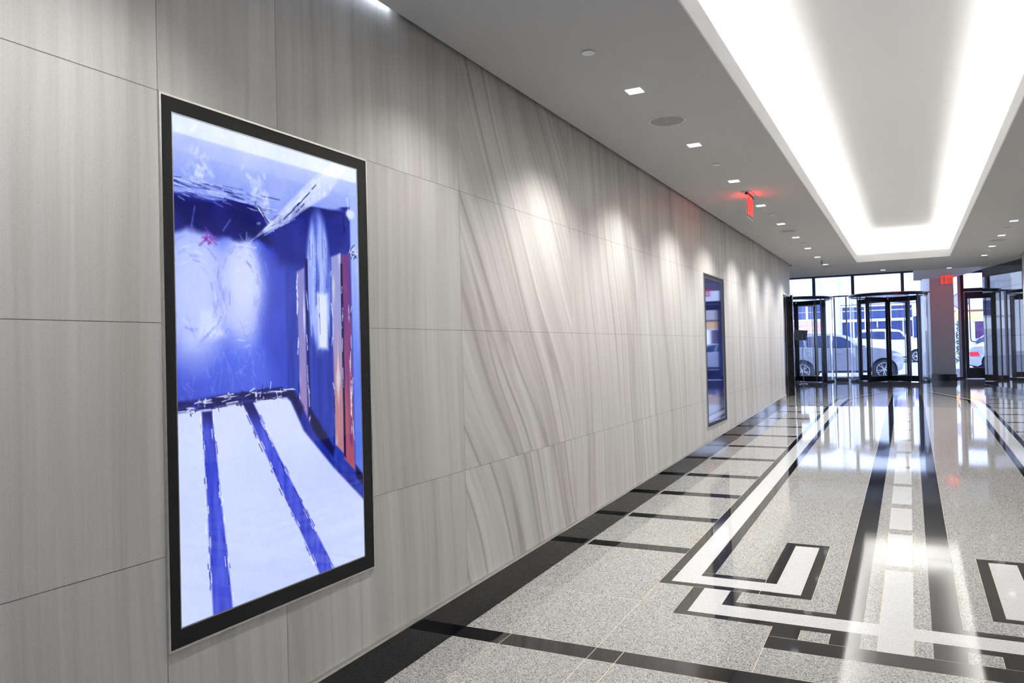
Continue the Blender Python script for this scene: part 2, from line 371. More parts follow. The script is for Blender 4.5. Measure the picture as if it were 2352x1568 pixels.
# ------------------------------------------------------------------ CEILING with long light cove
def build_ceiling():
    T = .004
    b = MB()
    X0, X1, YF, YN = .798, 1.866, 11.07, -1.7
    b.box(X0, X1, -4, YN, ZC, ZC+.03)
    b.prism([(.021, -4), (X0, -4), (X0, YF), (X1, YF), (X1, -4), (2.643, -4), (2.643, 11.6), (2.84, 11.6), (2.499, 12.95), (-4, 12.95), (-4, 10.965), (.021, 10.965)], 'z', ZC, ZC+.03)
    b.box(-4, 2.52, 12.92, 12.95, ZC+.03, 2.6)
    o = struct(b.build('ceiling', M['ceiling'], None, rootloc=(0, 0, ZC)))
    # lip of the cove
    l = MB(); h = .092
    l.box(X0, X0+.006, YN, YF, ZC+.0004, ZC+h); l.box(X1-.006, X1, YN, YF, ZC+.0004, ZC+h); l.box(X0+.006, X1-.006, YF-.006, YF, ZC+.0004, ZC+h)
    struct(l.build('trim_5', M['lip'], None, rootloc=(AX, 4, ZC)))
    c = MB(); d = .26; zt = 2.40
    x0, x1, y0, y1 = X0-d, X1+d, YN-d, YF+d
    c.quad((x0, y0, zt), (x1, y0, zt), (x1, y1, zt), (x0, y1, zt))
    c.quad((x0, y0, ZC+.035), (x0, y1, ZC+.035), (x0, y1, zt), (x0, y0, zt)); c.quad((x1, y0, ZC+.035), (x1, y1, ZC+.035), (x1, y1, zt), (x1, y0, zt))
    c.quad((x0, y1, ZC+.035), (x1, y1, ZC+.035), (x1, y1, zt), (x0, y1, zt)); c.quad((x0, y0, ZC+.035), (x1, y0, ZC+.035), (x1, y0, zt), (x0, y0, zt))
    c.box(x0, X0-.0005, y0, y1, ZC+.031, ZC+.036); c.box(X1+.0005, x1, y0, y1, ZC+.031, ZC+.036); c.box(X0-.0005, X1+.0005, YF+.0005, y1, ZC+.031, ZC+.036)
    struct(c.build('ceiling_cove', M['cove'], None, rootloc=(AX, 4, ZC)))
    # shadow gap between wall and ceiling, its near stretch holds a light
    s = MB(); s.box(.0002, .021, 2.0, 10.965, ZC+.04, ZC+.05); s.box(.019, .021, -3.9, 10.965, ZC+.001, ZC+.04); s.box(.0002, .019, 10.95, 10.965, ZC+.004, ZC+.04)
    struct(s.build('trim_6', M['dark']))
    m = mir(.021); s = MB(); s.box(m, mir(.0002), -3.9, 11.9, ZC+.03, ZC+.04); struct(s.build('trim_7', M['dark']))
    hi = MB(); hi.box(-4, 4, -4.5, 17.8, 2.6, 2.66); struct(hi.build('roof_slab', M['white']))
    # level soffit that carries on past the ceiling, its daylight put into a lighter paint
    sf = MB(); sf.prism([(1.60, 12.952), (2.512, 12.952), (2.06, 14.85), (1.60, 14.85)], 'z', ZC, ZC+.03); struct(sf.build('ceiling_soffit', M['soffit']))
    sf = MB(); sf.box(1.47, 1.598, 12.952, 15.1, ZC-.002, ZC+.3); struct(sf.build('soffit_highlight', M['white']))  # end of the soffit, its highlight painted as a whiter piece
build_ceiling()
o = box('slot_light', M['led'], None, .0005, .0185, -2.5, 1.995, ZC+.02, ZC+.032); tag(o, 'slim white light slot where the stone wall meets the ceiling', 'light')
a_ = area('slot_glow', (.012, -.2, ZC+.016), (0, math.radians(8), 0), .014, 4.3, 5, (.72, .82, 1)); 
a_.parent = o; a_.matrix_parent_inverse = Matrix.Translation(-o.location)

# ------------------------------------------------------------------ right side: corridor wall, slanted polished granite wall, rear
def build_right():
    b = MB(); b.box(2.6645, 2.75, -4, 11.5, 0, 2.6); b.box(2.6645, 3.3, 11.5, 11.55, 0, 2.6); struct(b.build('wall_right', M['wall'], None, rootloc=(0, 0, 0)))
    b = MB(); b.box(-.3, .25, -2.2, -2.0, -.15, 2.6); b.box(2.42, 2.75, -2.2, -2.0, -.15, 2.6); b.box(.25, 2.42, -2.2, -2.0, 1.95, 2.6); b.box(.25, 2.42, -2.2, -2.0, -.15, .06); struct(b.build('wall_back', M['soffit']))
    b = MB()
    for x in (.25, .96, 1.67, 2.38): b.box(x, x+.04, -2.13, -2.07, .06, 1.95)
    b.box(.25, 2.42, -2.13, -2.07, 1.91, 1.95); b.box(.25, 2.42, -2.13, -2.07, .06, .1); fr = struct(b.build('added_rear_window', M['frame2']))  # added unseen glazing, lets cool daylight in from behind the camera
    g = MB(); g.quad((.25, -2.1, .06), (2.42, -2.1, .06), (2.42, -2.1, 1.95), (.25, -2.1, 1.95)); g.build('pane', M['glass'], fr)
    k = MB()
    for ya, yb in [(-1.99, 0), (0, 5), (5, YB), (YB, 11.49)]:
        z0, z1 = fz(ya), fz(yb); k.add([(x, y, z) for y, z in ((ya, z0), (yb, z1)) for x in (2.655, 2.664) for z in (z, z+.118)], [(0, 1, 3, 2), (4, 6, 7, 5), (0, 4, 5, 1), (2, 3, 7, 6), (0, 2, 6, 4), (1, 5, 7, 3)])
    struct(k.build('baseboard_corridor', M['base']))
    d = .2427
    def X(y): return 2.37+(13.46-y)*d
    g = MB(); seams = [11.56, 12.28, 12.87, 13.46]; zs = [ZB, 1.05, 1.72, 2.6]
    for i in range(3):
        for j in range(3):
            ya, yb, za, zb = seams[i]+.001, seams[i+1]-.001, zs[j]+.0012, zs[j+1]-.0012
            g.quad((X(ya), ya, za), (X(yb), yb, za), (X(yb), yb, zb), (X(ya), ya, zb))
    g.prism([(X(11.56)+.004, 11.56), (X(13.46)+.004, 13.459), (3.4, 13.459), (3.4, 11.56)], 'z', ZB, 2.6, 1)
    g.quad((X(13.46), 13.4605, ZB), (3.4, 13.4605, ZB), (3.4, 13.4605, 2.6), (X(13.46), 13.4605, 2.6), 0)
    struct(g.build('wall_granite', [M['granite'], M['grout']]))
    k = MB(); o_ = .012; k.prism([(X(11.56)-o_, 11.56), (X(13.47)-o_, 13.472), (X(13.47)+.3, 13.472), (X(13.47)+.3, 13.462), (X(13.46)-.001, 13.462), (X(11.56)-.001, 11.56)], 'z', ZB, ZB+.08)
    struct(k.build('baseboard_right', M['base']))
    s = MB(); s.box(-4.1, -4, 11.9, 17.8, 0, 2.6); s.box(4, 4.1, 11.9, 17.8, 0, 2.6); s.box(3.4, 4, 12, 12.1, 0, 2.6); struct(s.build('wall_vestibule', M['soffit']))
M['granite'] = mat('polished_dark_granite', (.035, .033, .035), .02, var=.45, scale=90)
M['granite'].node_tree.nodes['Principled BSDF'].inputs['IOR'].default_value = 1.55
build_right()

# ------------------------------------------------------------------ WALL DISPLAYS
def painting(W, H):
    rs = np.random.RandomState(5)
    s, t = np.meshgrid((np.arange(W)+.5)/W, (np.arange(H)+.5)/H)
    asp = H/W
    def up(a):                                            # bilinear enlarge to W x H
        h, w_ = a.shape; yy = np.linspace(0, h-1.001, H); xx = np.linspace(0, w_-1.001, W)
        i, j = yy.astype(int), xx.astype(int); fy, fx = (yy-i)[:, None], (xx-j)[None]
        A = a[i][:, j]; B = a[i][:, j+1]; D = a[i+1][:, j]; E_ = a[i+1][:, j+1]
        return (A*(1-fx)+B*fx)*(1-fy)+(D*(1-fx)+E_*fx)*fy
    def noise(nx, ny): return up(rs.rand(ny+2, nx+2))
    n1 = noise(5, 8); n2 = noise(14, 22); n3 = noise(40, 60); nv = noise(70, 12); nh = noise(10, 110); nf = noise(120, 200)
    def ss(a, b, x): x = np.clip((x-a)/(b-a), 0, 1); return x*x*(3-2*x)
    img = np.zeros((H, W, 3)); img[:] = (.22, .30, .82)
    def put(mask, col, col2=None, n=None):
        c = np.array(col) if col2 is None else np.array(col)*(1-n[..., None])+np.array(col2)*n[..., None]
        img[:] = img*(1-mask[..., None])+c*mask[..., None]
    def poly(pts, soft=.006):
        inside = np.zeros((H, W), bool); d = np.full((H, W), 9.); n = len(pts)
        for k in range(n):
            (x0, y0), (x1, y1) = pts[k], pts[(k+1) % n]
            if y0 != y1: inside ^= ((y0 > t) != (y1 > t)) & (s < (x1-x0)*(t-y0)/(y1-y0)+x0)
            d = np.minimum(d, seg((x0, y0), (x1, y1))[0])
        return np.where(inside, ss(-soft, soft, d), ss(-soft, soft, -d))
    def seg(p, q):
        ax, ay = p[0], p[1]*asp; bx, by = q[0]-p[0], (q[1]-p[1])*asp; L = bx*bx+by*by+1e-9
        u = np.clip(((s-ax)*bx+(t*asp-ay)*by)/L, 0, 1)
        return np.hypot(s-ax-u*bx, t*asp-ay-u*by), u
    def stroke(p, q, w_, col, al=.8, dry=.5):
        pad = w_*1.6+.003; i0 = max(0, int((min(p[0], q[0])-pad)*W)); i1 = min(W, int((max(p[0], q[0])+pad)*W)+2)
        j0 = max(0, int((min(p[1], q[1])-pad)*H)); j1 = min(H, int((max(p[1], q[1])+pad)*H)+2)
        if i1 <= i0 or j1 <= j0: return
        S_, T_ = s[j0:j1, i0:i1], t[j0:j1, i0:i1]
        ax, ay = p[0], p[1]*asp; bx, by = q[0]-p[0], (q[1]-p[1])*asp; u = np.clip(((S_-ax)*bx+(T_*asp-ay)*by)/(bx*bx+by*by+1e-9), 0, 1)
        d = np.hypot(S_-ax-u*bx, T_*asp-ay-u*by)
        m = (ss(w_*1.25, w_*.1, d)*al*np.where(nf[j0:j1, i0:i1] > dry*.6, 1, 1-dry))[..., None]
        img[j0:j1, i0:i1] = img[j0:j1, i0:i1]*(1-m)+np.array(col)*m
    def curve(xs, ys): return np.interp(s, xs, ys)
    nn = n1*.5+n2*.3+n3*.2
    # back wall
    put(ss(.16, .24, t), (.20, .27, .76), (.34, .42, .93), np.clip(nn*1.5-.3, 0, 1))
    def ell(cx, cy, rx, ry, soft): return ss(1+soft, 1-soft, np.hypot((s-cx)/rx, (t-cy)/ry))
    put(ell(.30, .34, .30, .22, .5), (.32, .42, .93)); put(ell(.08, .35, .15, .14, .35), (.62, .68, .97), (.72, .78, 1), n2)
    put(ell(.09, .33, .10, .10, .6), (.74, .80, 1.0)); put(ell(.30, .335, .125, .115, .4), (.62, .68, .98), (.76, .80, 1.0), n2)
    put(ell(.31, .32, .07, .08, .6), (.80, .84, 1.0))
    put(poly([(.106, .385), (.15, .378), (.215, .433), (.145, .442), (.095, .436)], .02), (.80, .85, 1))
    for k in range(150):                                  # swirling marks round the two pale ovals
        cx, cy, rx, ry = random.choice([(.08, .35, .16, .12), (.30, .335, .13, .11)]); a = random.uniform(0, 6.28); f = random.uniform(.5, 1.15); da = random.uniform(.1, .35)
        p = (cx+rx*f*math.cos(a), cy+ry*f*math.sin(a)); q = (cx+rx*f*math.cos(a+da), cy+ry*f*math.sin(a+da))
        stroke(p, q, random.uniform(.003, .007), random.choice([(.86, .90, 1), (.50, .56, .95), (.42, .48, .9)]), random.uniform(.15, .5))
    for k in range(70):
        x, y = random.uniform(0, .5), random.uniform(.44, .56); stroke((x, y), (x+random.uniform(-.04, .04), y+random.uniform(-.05, .05)), .004, (.50, .58, .97), .3)
    put(poly([(.41, .22), (.56, .2), (.55, .56), (.46, .56), (.40, .44), (.43, .33)], .06), (.14, .22, .70), (.20, .29, .82), n2)
    # right wall
    put(poly([(.53, .2), (1.02, .1), (1.02, .86), (.53, .575)], .015), (.10, .18, .62), (.17, .27, .74), nv)
    # ceiling
    ctop = curve([0, .14, .28, .35, .41, .44, .5, .6, .82, 1], [.160, .153, .143, .147, .165, .19, .164, .136, .115, .10])
    g = ss(0, .15, t)
    put(ss(.006, -.006, t-ctop-(nh-.5)*.02), (.74, .80, 1.0), (.52, .60, .96), np.clip(g*.9+(nn-.5)*.7, 0, 1))
    low = curve([0, .08, .19, .37, .5, .6, .8, 1], [.232, .222, .232, .222, .24, .25, .20, .16])
    put(ss(-.006, .006, t-ctop-(nh-.5)*.02)*ss(.010, -.010, t-low-(n3-.5)*.012), (.01, .04, .38), (.05, .09, .50), np.clip(n2*1.6-.4, 0, 1))
    put(poly([(.45, .2), (.62, .15), (.99, .11), (.99, .2), (.62, .27), (.5, .27)], .03), (.05, .10, .50), (.11, .18, .62), n2)
    for k in range(110):
        x = random.uniform(-.03, .42); y = .150+random.uniform(-.03, .012); stroke((x, y), (x+random.uniform(.02, .10), y+random.uniform(-.004, .006)), random.uniform(.002, .005), random.choice([(.80, .85, 1), (.66, .73, 1), (.60, .67, .98), (.05, .07, .42), (.08, .10, .45)]), random.uniform(.3, .75), .2)
    for k in range(22):
        x = .36+random.uniform(0, .08); y = .135+(x-.36)*.5; stroke((x, y), (x+.035, y+.02+random.uniform(-.01, .01)), .003, random.choice([(.84, .88, 1), (.06, .08, .42)]), .7)
    # shaft of light
    put(poly([(.373, .219), (.66, .075), (.86, -.01), (.95, -.01), (.80, .085), (.56, .165)], .008)*np.clip(.55+.5*nv, 0, 1), (.70, .76, 1.0), (.86, .90, 1), np.clip(n3*1.3, 0, 1))
    for k in range(60):
        u = random.random()**.6; x, y = .373+u*.46, .219-u*.195; dx = random.uniform(-.035, .06)*u; dl = random.uniform(.03, .09)
        stroke((x+dx, y), (x+dx+dl, y-dl*.44), random.uniform(.003, .006), random.choice([(.92, .95, 1), (.80, .85, 1)]), .4, .1)
    for x, y, dl in [(.56, .152, .03), (.585, .138, .035), (.61, .128, .03), (.60, .145, .02), (.64, .112, .03), (.665, .10, .02), (.70, .08, .025), (.53, .166, .03), (.63, .13, .02)]:
        stroke((x, y), (x+dl, y-dl*.50), .0035, (.05, .07, .42), .9, .05)
    for k in range(26):
        x = random.uniform(.42, .6); y = .212-(x-.373)*.27+random.uniform(0, .012); stroke((x, y), (x+.05, y-.014), .003, random.choice([(.88, .92, 1), (.55, .62, .95)]), .6, .2)
    for cx, cy, k_ in [(.11, .10, 34), (.375, .095, 16), (.42, .13, 26), (.09, .06, 8)]:
        for k in range(k_):
            x, y = cx+random.gauss(0, .022), cy+random.gauss(0, .018); stroke((x, y), (x+random.uniform(-.02, .02), y+random.uniform(-.012, .012)), random.uniform(.006, .016), (.84, .89, 1), random.uniform(.2, .5))
    for (p, q) in [((.09, .175), (.075, .215)), ((.25, .19), (.215, .215))]: stroke(p, q, .005, (.45, .55, .95), .5)
    for k in range(9): stroke((.155+random.gauss(0, .02), .232+random.gauss(0, .007)), (.16+random.gauss(0, .022), .244+random.gauss(0, .006)), .006, (.52, .17, .64), .55, .3)
    for k in range(8):
        a = k*.8; stroke((.328-.05*math.cos(a), .24-.03*math.sin(a)), (.328+.05*math.cos(a), .24+.03*math.sin(a)), .003, (.86, .90, 1), random.uniform(.1, .6))
    # right wall: pale ellipse, posts
    put(ell(.73, .30, .075, .165, .18)*np.clip(.5+nv, 0, 1), (.46, .56, .97), (.68, .75, 1), nv)
    put(poly([(.715, .33), (.785, .33), (.78, .465), (.72, .462)], .015), (.86, .90, 1.0))
    for k in range(45):
        x = .73+random.uniform(-.065, .065); y = random.uniform(.18, .42); stroke((x, y), (x+random.uniform(-.004, .004), y+.05), .003, random.choice([(.86, .9, 1), (.74, .8, 1), (.10, .14, .55)]), .55)
    def post(pts, ca, cb, cc):
        m = poly(pts, .006); put(m, ca, cb, ss(.35, .62, t+(nv-.5)*.15)); put(m*ss(.55, .9, nv), cc)
    post([(.594, .284), (.642, .272), (.645, .64), (.606, .62)], (.52, .52, .80), (.62, .50, .72), (.80, .82, 1))
    post([(.812, .237), (.876, .224), (.878, .73), (.816, .70)], (.58, .60, .84), (.72, .50, .55), (.80, .80, .86))
    post([(.885, .227), (.937, .222), (.945, .775), (.872, .74)], (.42, .20, .52), (.66, .33, .42), (.48, .22, .50))
    put(poly([(.945, .05), (1.02, .02), (1.02, .83), (.948, .77)], .01), (.36, .47, .90), (.66, .74, 1), ss(.62, .25, t+nv*.1))
    put(poly([(.648, .25), (.664, .25), (.662, .64), (.65, .63)], .004), (.05, .06, .36)); put(poly([(.874, .25), (.888, .25), (.884, .74), (.872, .73)], .004), (.06, .03, .25))
    put(poly([(.66, .6), (.81, .71), (.80, .73), (.66, .66)], .01), (.05, .06, .30)); put(poly([(.95, .76), (1.02, .80), (1.02, .825), (.95, .79)], .008), (.07, .05, .25))
    for k in range(60):
        x = random.choice([.598, .655, .812, .88, .943, .93]); y = random.uniform(.27, .68); stroke((x+random.uniform(-.006, .006), y), (x+random.uniform(-.006, .006), y+random.uniform(.01, .05)), .0035, random.choice([(.92, .94, 1), (.8, .85, 1), (.07, .05, .33)]), .85)
    put(ell(.95, .12, .03, .012, .4), (.85, .9, 1)); stroke((.93, .08), (.94, .135), .005, (.9, .93, 1), .7); stroke((.90, .13), (.905, .17), .008, (.04, .05, .35), .9)
    for k in range(16): stroke((.95+random.uniform(-.03, .04), .215+random.uniform(-.02, .02)), (.965+random.uniform(-.03, .04), .215+random.uniform(-.02, .02)), .004, random.choice([(.9, .94, 1), (.05, .07, .4)]), .7)
    # floor
    ftop = curve([0, .12, .30, .48, .545, .63, .79, 1], [.585, .581, .574, .571, .578, .64, .735, .85])
    put(ss(-.004, .004, t-ftop-(n3-.5)*.006), (.76, .81, 1.0), (.80, .85, 1.0), n1)
    put(ss(-.004, .004, t-ftop)*ss(.98, .6, t)*ss(.6, .1, np.abs(s-.35))*.35, (.92, .94, 1))
    edge = ftop-.010
    put(ss(.016, .006, np.abs(t-edge))*ss(.53, .50, s)*np.clip(.25+1.1*nh, 0, 1), (.06, .06, .34))
    put(poly([(.50, .555), (.57, .555), (.68, .66), (.82, .745), (1.01, .835), (1.01, .858), (.80, .755), (.62, .655), (.55, .585)], .008), (.10, .15, .58), (.16, .24, .70), nv)
    put(poly([(.48, .558), (.56, .556), (.62, .60), (.60, .625), (.55, .58)], .012), (.05, .05, .32))
    for k in range(110):
        x = random.uniform(0, .54); y = float(np.interp(x, [0, .12, .30, .48, .545], [.580, .576, .568, .563, .565]))+random.uniform(-.014, .012); a = random.choice([0, 0, 0, 1])
        stroke((x, y), (x+(.005 if a else random.uniform(.01, .07)), y+(random.uniform(-.02, .02) if a else random.uniform(-.006, .002))), random.uniform(.002, .0045), random.choice([(.04, .04, .30), (.05, .06, .36), (.88, .91, 1)]), .85)
    for pts in ([(.105, .588), (.148, .588), (.229, 1.01), (.138, 1.01)], [(.292, .575), (.340, .575), (.80, 1.01), (.708, 1.01)]):
        put(poly(pts, .006), (.20, .26, .78), (.32, .38, .90), np.clip(nv*1.3-.15, 0, 1)); put(poly(pts, .006)*ss(.05, .0, t-.585), (.06, .07, .40))
        for e0, e1 in ((0, 3), (1, 2)):
            for k in range(34):
                u = random.random(); x, y = pts[e0][0]+(pts[e1][0]-pts[e0][0])*u, pts[e0][1]+(pts[e1][1]-pts[e0][1])*u; du = random.uniform(.01, .06)
                x2, y2 = x+(pts[e1][0]-pts[e0][0])*du, y+(pts[e1][1]-pts[e0][1])*du; o_ = random.uniform(-.012, .008)
                stroke((x+o_, y), (x2+o_, y2), .003, random.choice([(.12, .14, .62), (.18, .22, .75), (.93, .95, 1)]), .85)
    img *= (.985+.03*nf)[..., None]
    return np.clip(img, 0, 1)

def pic_mat(name, strength):
    m = bpy.data.materials.new(name); m.use_nodes = True; n = m.node_tree.nodes; l = m.node_tree.links; p = n['Principled BSDF']
    p.inputs['Base Color'].default_value = (.004, .004, .006, 1); p.inputs['Roughness'].default_value = .035; p.inputs['Specular IOR Level'].default_value = .5
    a = n.new('ShaderNodeAttribute'); a.attribute_name = 'picture'; l.new(a.outputs['Color'], p.inputs['Emission Color']); p.inputs['Emission Strength'].default_value = strength
    return m
def display(label, y0, y1, z0, z1, py0, py1, pz0, pz1, W, H, pic, strength):
    root = thing('wall_display', label, 'screen', (0, (y0+y1)/2, z0))
    e, xo, xb = .0045, .0062, .005
    def ring(b, xa, xb_, ya, yb, za, zb, ia, ib, ja, jb):
        b.box(xa, xb_, ya, ia, za, zb); b.box(xa, xb_, ib, yb, za, zb); b.box(xa, xb_, ia, ib, za, ja); b.box(xa, xb_, ia, ib, jb, zb)
    b = MB(); ring(b, .0008, xo, y0, y1, z0, z1, y0+e, y1-e, z0+e, z1-e); b.build('outer_trim', M['steel'], root)
    b = MB(); ring(b, .0012, xb, y0+e, y1-e, z0+e, z1-e, py0-.003, py1+.003, pz0-.003, pz1+.003); b.build('bezel', M['bezel'], root)
    b = MB(); ring(b, .0012, .0042, py0-.003, py1+.003, pz0-.003, pz1+.003, py0, py1, pz0, pz1); b.build('inner_trim', M['steel2'], root)
    b = MB(); gy = np.linspace(py0, py1, W+1); gz = np.linspace(pz1, pz0, H+1)
    b.v = [(.0028, y, z) for z in gz for y in gy]
    b.f = [[j*(W+1)+i, (j+1)*(W+1)+i, (j+1)*(W+1)+i+1, j*(W+1)+i+1] for j in range(H) for i in range(W)]; b.m = [0]*(W*H); b.sm = [False]*(W*H)
    o = b.build('picture_panel', pic_mat('picture_'+str(W), strength), root)
    P = pic(W+1, H+1); P = np.where(P <= .04045, P/12.92, ((P+.055)/1.055)**2.4)
    col = np.ones(((W+1)*(H+1), 4)); col[:, :3] = P.reshape(-1, 3)
    at = o.data.color_attributes.new('picture', 'FLOAT_COLOR', 'POINT'); at.data.foreach_set('color', col.ravel())
    return root
display('large lit wall screen nearest the camera showing a loose blue painting of an empty room', 1.113, 1.8125, .386, 1.5645, 1.1468, 1.768, .4306, 1.5265, 460, 810, painting, .76)
def navy(W, H):
    s, t = np.meshgrid(np.linspace(0, 1, W), np.linspace(0, 1, H)); im = np.zeros((H, W, 3))
    im[:] = (.15, .19, .44); im += (.03*np.sin(t*9+s*3))[..., None]*np.array([.6, .7, 1.3]); return np.clip(im, 0, 1)
display('far wall screen, dark navy and mirroring the lobby, seen almost edge on', 5.95, 6.66, .376, 1.565, 5.99, 6.575, .41, 1.53, 24, 40, navy, .42)

# ------------------------------------------------------------------ ceiling fittings
def spot(parent, loc, power, kx):
    l = bpy.data.lights.new('spot_lamp', 'SPOT'); l.energy = power; l.spot_size = math.radians(122); l.spot_blend = .75; l.shadow_soft_size = .05; l.color = (1, .985, .965)
    o = bpy.data.objects.new('spot_lamp', l); C.objects.link(o); o.parent = parent; o.location = (0, 0, -.012*S); return o
def downlight(loc):
    r = thing('downlight', 'x', 'ceiling light', loc, 'square recessed downlights'); x, y, z = loc; h = .031; k = .025
    b = MB(); b.box(x-h, x-k, y-h, y+h, z-.003, z-.0003); b.box(x+k, x+h, y-h, y+h, z-.003, z-.0003); b.box(x-k, x+k, y-h, y-k, z-.003, z-.0003); b.box(x-k, x+k, y+k, y+h, z-.003, z-.0003)
    b.build('trim_ring', M['lens'], r); box('lens', M['lens'], r, x-k, x+k, y-k, y+k, z-.002, z-.0004); return r
ORD = ['nearest the camera', 'second', 'third', 'fourth', 'fifth', 'sixth', 'seventh', 'eighth', 'ninth', 'tenth', 'eleventh']
d0 = None
left = [2.04, 3.043, 4.023, 5.045, 6.044, 7.067, 8.05, 9.052, 10.04, 11.05]
words = ['cut by the top edge of the picture', 'between the small white disc and the big round speaker grille', 'just past the big round speaker grille, left of the cove', 'just before the hanging red sign, left of the cove', 'just behind the hanging red sign, left of the cove',
         'just before the second round speaker grille, left of the cove', 'just past the second round speaker grille, left of the cove', 'third past the second speaker grille on the left side', 'fourth past the second speaker grille on the left side', 'beside the farthest left speaker grille']
for y, tx in zip(left, words):
    lab = 'square white recessed downlight '+tx
    if d0 is None: d0 = downlight((.424, y, ZC)); d0['label'] = lab; r = d0
    else: r = dup(d0, (.424, y, ZC), lab)
    spot(r, None, SPOT_W*(1 if y > 2.5 else .42), 1)
right = [7.1, 8.16, 9.22, 10.223, 11.256]
wr = ['out at the right picture edge, nearest of the right row', 'nearest visible one right of the cove', 'right of the cove, before the nearer right speaker grille', 'right of the cove, between its two speaker grilles', 'right of the cove, beside the farther right speaker grille']
for y, tx in zip(right[1:], wr[1:]):
    r = dup(d0, (2.242, y, ZC), 'square white recessed downlight '+tx); spot(r, None, SPOT_W, 1)
for x, y, tx in [(1.069, 12.5, 'by the far ceiling edge over the middle revolving door'), (1.923, 12.86, 'by the far ceiling edge before the hanging sign at the column')]:
    r = dup(d0, (x, y, ZC), 'square white recessed downlight '+tx); spot(r, None, SPOT_W*.42, 1)
# unseen fittings of the same rows behind the camera light the near floor
for x, y, tx in [(.424, .9, 'above the lit wall screen, beyond the top picture edge'), (2.242, 4.0, 'right of the cove, beyond the right picture edge, nearer one'), (2.242, 6.0, 'right of the cove, beyond the right picture edge, farther one')]:
    r = dup(d0, (x, y, ZC), 'square white recessed downlight '+tx); spot(r, None, SPOT_W*(.45 if x < 1 else .88), 1)
def speaker(loc, lab):
    r = thing('ceiling_speaker', lab, 'speaker', loc, 'round ceiling speakers'); x, y, z = loc
    b = MB(); b.ring((x, y), .078, .083, z-.004, z-.0003, n=40); b.build('rim', M['disc'], r)
    b = MB(); b.cyl((x, y, z-.003), .078, .0026, 'z', 40); b.build('grille', M['grille'], r)
    b = MB(); b.cyl((x, y, z-.0045), .005, .0014, 'z', 12); b.build('centre_badge', M['steel'], r); return r
sp = speaker((.424, 3.52, ZC), 'big round grey speaker grille nearest the camera in the ceiling')
for x, y, lb in [(.426, 7.545, 'round ceiling speaker grille beyond the hanging red sign on the left'), (.43, 11.36, 'farthest left round ceiling speaker grille, near the wall end'),
                 (2.238, 9.62, 'nearer of two round speaker grilles right of the cove'), (2.243, 11.48, 'farther of two round speaker grilles right of the cove')]: dup(sp, (x, y, ZC), lb)
def disc(loc, lab):
    b = MB(); x, y, z = loc; b.cyl((x, y, z-.005), .023, .003, 'z', 28); b.cyl((x, y, z-.002), .02, .0019, 'z', 16)
    o = b.build('sprinkler_cover', M['disc'], None, rootloc=loc); tag(o, lab, 'sprinkler cover', 'small round sprinkler covers'); return o
dc = disc((.412, 2.56, ZC), 'small round white ceiling cover nearest the camera')
for x, y, lb in [(.429, 4.517, 'small round ceiling cover before the hanging red sign on the left'), (.431, 6.5, 'small round ceiling cover just past the hanging red sign'), (.427, 8.545, 'small round ceiling cover past the second left speaker grille'),
                 (.237, 12.1, 'small round ceiling cover near the far ceiling edge left'), (2.242, 8.608, 'small round cover right of the cove, nearer one'), (2.24, 10.684, 'small round cover right of the cove, farther one')]:
    c = dc.copy(); C.objects.link(c); c.location = Vector((x, y, ZC))*S; c['label'] = lb
r = thing('fire_sprinkler', 'tiny dark pendent sprinkler between the far left downlights', 'sprinkler', (.424, 10.53, ZC))
b = MB(); b.cyl((.424, 10.53, ZC-.006), .014, .0057, 'z', 18); b.build('escutcheon', M['steel'], r)
b = MB(); b.cyl((.424, 10.53, ZC-.03), .007, .0235, 'z', 12); b.build('body', M['steel2'], r); b = MB(); b.cyl((.424, 10.53, ZC-.034), .016, .003, 'z', 18); b.build('deflector', M['frame'], r)

def letters(fn, w, h, th):
    """block letters E X I T as outlines in (p,q); fn maps (p,q,depth) to a place"""
    t = h*.155; cw = w*.275; g = w*.042; out = []
    def L(i): return i*(cw+g)
    x = 0; E_ = [(x, 0), (x+cw, 0), (x+cw, t), (x+t, t), (x+t, h/2-t/2), (x+cw*.9, h/2-t/2), (x+cw*.9, h/2+t/2), (x+t, h/2+t/2), (x+t, h-t), (x+cw, h-t), (x+cw, h), (x, h)]
    x = cw+g; k = t*1.2; X_ = [(x, 0), (x+k, 0), (x+cw/2+.0, h*.41), (x+cw-k+.0*h, 0), (x+cw, 0), (x+cw/2+k*.46, h/2), (x+cw, h), (x+cw-k, h), (x+cw/2, h*.59), (x+k, h), (x, h), (x+cw/2-k*.46, h/2)]
    x = 2*(cw+g); I_ = [(x, 0), (x+t, 0), (x+t, h), (x, h)]
    x = x+t+g; cw *= .88; m = x+cw/2; T_ = [(m-t/2, 0), (m+t/2, 0), (m+t/2, h-t), (x+cw, h-t), (x+cw, h), (x, h), (x, h-t), (m-t/2, h-t)]
    res = []
    for pl in (E_, X_, I_, T_):
        b = MB(); b.prism(pl, 'y', 0, th); b.xf(lambda v: Vector(fn(v.x, v.z, v.y))); res.append(b)
    return res
def red_lamp(parent, off, power, rot, w_, h_, spread=180):
    l = bpy.data.lights.new('sign_glow', 'AREA'); l.shape = 'RECTANGLE'; l.size = w_*S; l.size_y = h_*S; l.energy = power; l.color = (1, .05, .03); l.spread = math.radians(spread)
    o = bpy.data.objects.new('sign_glow', l); C.objects.link(o); o.parent = parent; o.location = Vector(off)*S; o.rotation_euler = rot
